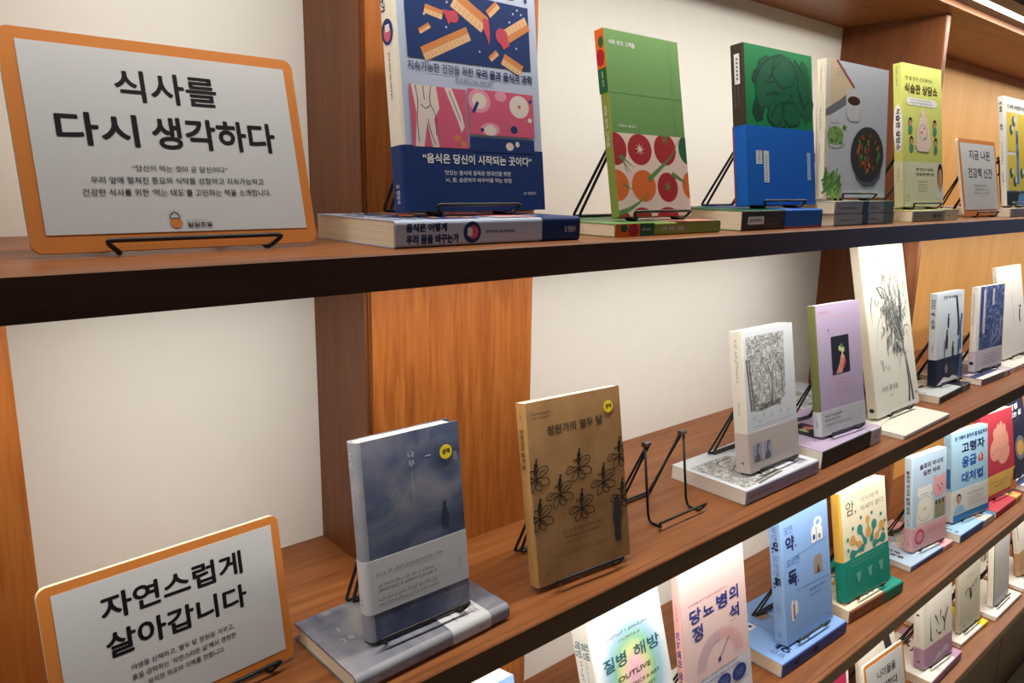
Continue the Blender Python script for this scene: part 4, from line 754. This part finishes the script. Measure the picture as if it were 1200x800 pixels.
# ------------------------------------------------------------------ signs
def sign(key, label, lines, logo=False, rows=None):
    x, y, z, w, h, t, yaw, tilt = FIT[key]
    m = Matrix.Translation((x, y, z + LIFT)) @ Matrix.Rotation(math.radians(yaw), 4, 'Z') @ Matrix.Rotation(-math.radians(tilt), 4, 'X')
    root = thing('shelf_sign', label, 'sign', 'orange framed paper signs'); root.matrix_world = m
    r = .008; P = []
    for cx, cz, a0 in ((w - r, r, -90), (w - r, h - r, 0), (r, h - r, 90), (r, r, 180)):
        P += [(cx + r * math.cos(R(a0 + 15 * i)), cz + r * math.sin(R(a0 + 15 * i))) for i in range(7)]
    bm = bmesh.new(); f = [bm.verts.new((a, 0, b)) for a, b in P]; k = [bm.verts.new((a, t, b)) for a, b in P]; n = len(P)
    bm.faces.new(f).material_index = 0; bm.faces.new(k[::-1]).material_index = 1
    for i in range(n): bm.faces.new((f[i], k[i], k[(i + 1) % n], f[(i + 1) % n])).material_index = 1
    obj('board', bm, [ORANGE, BOARD], root)
    bm = bmesh.new(); box(bm, (.047 * w, -.0005, .08 * h), (.96 * w, -.00005, .945 * h)); hp = (bm, [SIGNW]); F = Print('front', w, h, t, hp, .0007)
    for s, u0, v0, u1, v1, b in lines: F.text(s, u0, v0, u1, v1, INK, b, 6)
    if rows: F.rows(*rows, 3, GREY, .5, True)
    if logo:
        F.ell(.458, .122, .021, .025, ORANGE); F.ring(.455, .148, .0165, .026, .0008, INK, R(-10), R(190))
        for a in (20, 55, 90, 125, 160): F.stroke([(.455 + .022 * math.cos(R(a)), .15 + .034 * math.sin(R(a))), (.455 + .026 * math.cos(R(a)), .15 + .040 * math.sin(R(a)))], .0006, GREY, False, False)
        F.ring(.455, .137, .013, .009, .0007, INK, R(0), R(180)); F.rows(.495, .128, .582, .137, 1, GREY, .8); F.text('일일호일', .495, .102, .583, .124, INK, .03, 3)
    obj('paper_sheet', bm, hp[1], root); return root
sign('sign1', 'orange framed white sign on the top shelf, large headline of two lines', [
    ('식사를', .325, .706, .672, .852, .022), ('다시', .126, .490, .375, .636, .028), ('생각하다', .425, .487, .878, .636, .028),
    ('“당신이 먹는 것이 곧 당신이다”', .338, .372, .672, .402, .006), ('우리 앞에 펼쳐진 풍요의 식탁을 성찰하고 지속가능하고', .203, .312, .807, .345, .006), ('건강한 식사를 위한 ‘먹는 태도’를 고민하는 책을 소개합니다.', .172, .254, .830, .288, .006)], True)
sign('sign3', 'orange framed white sign at the left end of the middle shelf', [
    ('자연스럽게', .212, .70, .800, .845, .032), ('살아갑니다', .213, .48, .803, .625, .032),
    ('야생을 산책하고, 열두 달 정원을 가꾸고,', .29, .362, .730, .398, .006), ('흙을 경작하는 ‘자연스러운 삶’에서 경험한', .288, .302, .734, .338, .006), ('묵직한 위로와 지혜를 전합니다.', .345, .242, .675, .278, .006)])
sign('sign2', 'small framed white sign on the top shelf, between lime book and yellow-panelled book', [
    ('지금 나온', .25, .735, .82, .86, .012), ('건강책 신간', .19, .50, .84, .625, .012)], False, (.3, .28, .72, .42))
sign('sign4', 'small framed white sign on the lowest shelf beside the mauve-banded book', [
    ('나이듦을', .30, .70, .76, .82, .012), ('생각한다', .26, .50, .78, .62, .012)], False, (.3, .28, .72, .42))
easel('sign1', 'black wire stand holding the large orange sign on the top shelf', .52, .118)
easel('sign3', 'black wire stand holding the orange sign on the middle shelf', .62, .1, ph=.1)
easel('sign2', 'black wire stand holding the small sign on the top shelf', .52, .1)
easel('sign4', 'black wire stand holding the small sign on the lowest shelf', .5, .09)

# ------------------------------------------------------------------ books shelf by shelf
GA, GB, GC, GD = 'books displayed on the top shelf', 'books displayed on the middle shelf', 'books displayed on the third shelf', 'books displayed on the lowest shelf'
FL = ' lying under its upright twin'
DISPLAY = [
    ('A1', 'food', GA, 'large pale blue book with bread pictures and navy band on the top shelf', [('A1f', 'foodflat', 'pale blue book with cream pages' + FL + ' beside the large sign')], 'black wire stand under the large pale blue bread-picture book', .46),
    ('A2', 'tomato', GA, 'green book with red and orange tomatoes on its lower half', [('A2f', 'tomato', 'thin green tomato book' + FL)], 'black wire stand holding the green tomato book', .52),
    ('A3', 'shaggy', GA, 'emerald book with blue lower band and dark shaggy animal picture', [('A3f', 'shaggy', 'dark spined emerald and blue book' + FL)], 'black wire stand holding the emerald and blue book', .46),
    ('A4', 'cook', GA, 'grey cookery book showing a pot, mug and green herbs', [('A4g', 'cookflat', 'grey cookery book, lower of two lying under the upright pot book'), ('A4f', 'cookflat', 'grey cookery book, upper of two lying under the upright pot book')], 'black wire stand holding the grey cookery book', .5),
    ('A5', 'lime', GA, 'lime yellow book with pale lower band and portrait', [('A5f', 'limeflat', 'sage spined lime book' + FL)], 'black wire stand holding the lime yellow book', .5),
    ('A6', 'panels', GA, 'white book with yellow panels at the right edge of the top shelf', [('A6f', 'cookflat', 'grey spined book lying under the yellow-panelled white book')], 'black wire stand holding the yellow-panelled white book', .4),
    ('C1', 'cloud', GB, 'dusky blue cloud novel with grey paper band and yellow sticker', [('C1f', 'cloudflat', 'dusky blue cloud novel lying flat under its upright twin')], 'black wire stand holding the dusky blue cloud novel', .5),
    ('C2', 'kraft', GB, 'kraft brown book with lily drawings and yellow sticker', [], 'black wire stand holding the kraft brown book', .5),
    ('C3', 'forest', GB, 'white book with pencil forest drawing and rosy grey band', [('C3f', 'forestflat', 'white forest-drawing book with lavender spine' + FL)], 'black wire stand holding the white forest book', .5),
    ('C4', 'lilac', GB, 'lilac book with olive spine and small dark hand picture', [('C4f', 'lilacflat', 'thick lilac book with charcoal spine' + FL)], 'black wire stand holding the lilac book', .5),
    ('C5', 'grass', GB, 'tall white book with inky grass drawing', [('C5f', 'grassflat', 'thin wide white grass-drawing book lying at the front edge of the middle shelf')], 'black wire stand under the tall white grass book', .5),
    ('C6', 'silhouette', GB, 'pale grey book with dark silhouettes and black navy band', [('C6f', 'silhouetteflat', 'charcoal spined book lying under the pale silhouette book')], 'black wire stand holding the pale silhouette book', .5),
    ('C7', 'swirl', GB, 'navy swirl-patterned book with white spine and pale lilac band', [('C7f', 'swirlflat', 'slate spined book lying under the navy swirl book')], 'black wire stand holding the navy swirl book', .5),
    ('C8', 'plain', GB, 'plain off-white book leaning at the right edge of the middle shelf', [('C8f', 'plain', 'plain off-white book lying under the leaning off-white book')], 'black wire stand holding the plain off-white book', .5),
    ('D1', 'halo', GC, 'white book with rainbow halo and the word OUTLIVE', [('D1f', 'foldflat', 'white book lying under the rainbow halo book')], 'black wire stand holding the rainbow halo book', .5),
    ('D2', 'arc', GC, 'blush pink book with indigo title and gauge arc', [('D2f', 'foldflat', 'white book lying under the blush pink gauge book')], 'black wire stand holding the blush pink gauge book', .5),
    ('D3', 'pill', GC, 'periwinkle blue medicine book with pill bottle drawings', [('D3f', 'pillflat', 'periwinkle medicine book with cobalt spine' + FL)], 'black wire stand holding the periwinkle medicine book', .5),
    ('D4', 'cell', GC, 'cream book with ochre and teal cell shapes over green band', [('D4f', 'cellflat', 'cream and green cell book with brown spine' + FL)], 'black wire stand holding the cream and green book', .5),
    ('D5', 'bear', GC, 'sky grey book with white and pink animals and pink band', [('D5f', 'bearflat', 'blue-white book with pink band' + FL)], 'black wire stand holding the pink-banded animal book', .5),
    ('D6', 'aid', GC, 'sky blue book with bold title and portrait band', [('D6f', 'aidflat', 'sky blue first-aid book with cobalt spine' + FL)], 'black wire stand holding the sky blue portrait-band book', .5),
    ('D7', 'hands', GC, 'raspberry red book with clasped hands and mustard band', [('D7f', 'hands', 'raspberry red book' + FL)], 'black wire stand holding the raspberry red book', .5),
    ('D8', 'night', GC, 'night blue book with white title at right edge of the third shelf', [('D8f', 'swirlflat', 'slate spined book lying under the night blue book')], 'black wire stand holding the night blue book', .5),
    ('E2', 'plants', GD, 'warm white book with dark plant strokes and mauve band', [('E2f', 'plantsflat', 'white book with mauve spine lying under the plant-stroke book')], 'black wire stand holding the mauve-banded plant book', .5),
    ('E3', 'moth', GD, 'putty grey book with small winged drawing on the lowest shelf', [('E3f', 'mothflat', 'thin white book with yellow band lying under the putty grey book')], 'black wire stand holding the putty grey book', .5),
    ('E4', 'fold', GD, 'silver grey book with dark fold line and white spine', [('E4f', 'foldflat', 'thin bright white book lying under the silver grey book')], 'black wire stand holding the silver grey book', .5),
    ('E5', 'tan', GD, 'warm white book with tan band at right edge of the lowest shelf', [('E5f', 'foldflat', 'thin white book lying under the tan-banded book')], 'black wire stand holding the tan-banded book', .4),
]
for key, style, grp, lab, flats, elab, xs in DISPLAY:
    for fk, fs, fl in flats: flat(fk, fs, fl, 'copies lying flat under the displayed books')
    upright(key, style, lab, grp)
    easel(key, elab, xs)
# the stand that holds nothing, between the kraft book and the forest book
easel('none', 'empty black wire stand between the kraft brown book and the white forest book', .5, .088, (.806, .0655, .9942, .080, .1, .016, 0, 6))
# more books partly out of frame or behind others
upright('D0', 'blueblock', 'thick light blue book at the lower left, only its white page top showing', GC)
upright('E0', 'magenta', 'white bordered magenta book beside the small sign on the lowest shelf', GD)
upright('E1', 'strip', 'white book with a dark diagonal strip behind the small lower sign', GD)
upright('E6', 'girl', 'white book with dark-haired figure drawing behind the silver grey book', GD)
flat('C9f', 'forestflat', 'white patterned book lying at the back beside the lilac book', 'copies lying flat under the displayed books')
for k, l in (('D0', 'black wire stand holding the thick light blue book at lower left'), ('E0', 'black wire stand holding the magenta book'), ('E1', 'black wire stand behind the small lower sign'), ('E6', 'black wire stand behind the silver grey book')): easel(k, l)
bpy.data.objects.remove(_to)
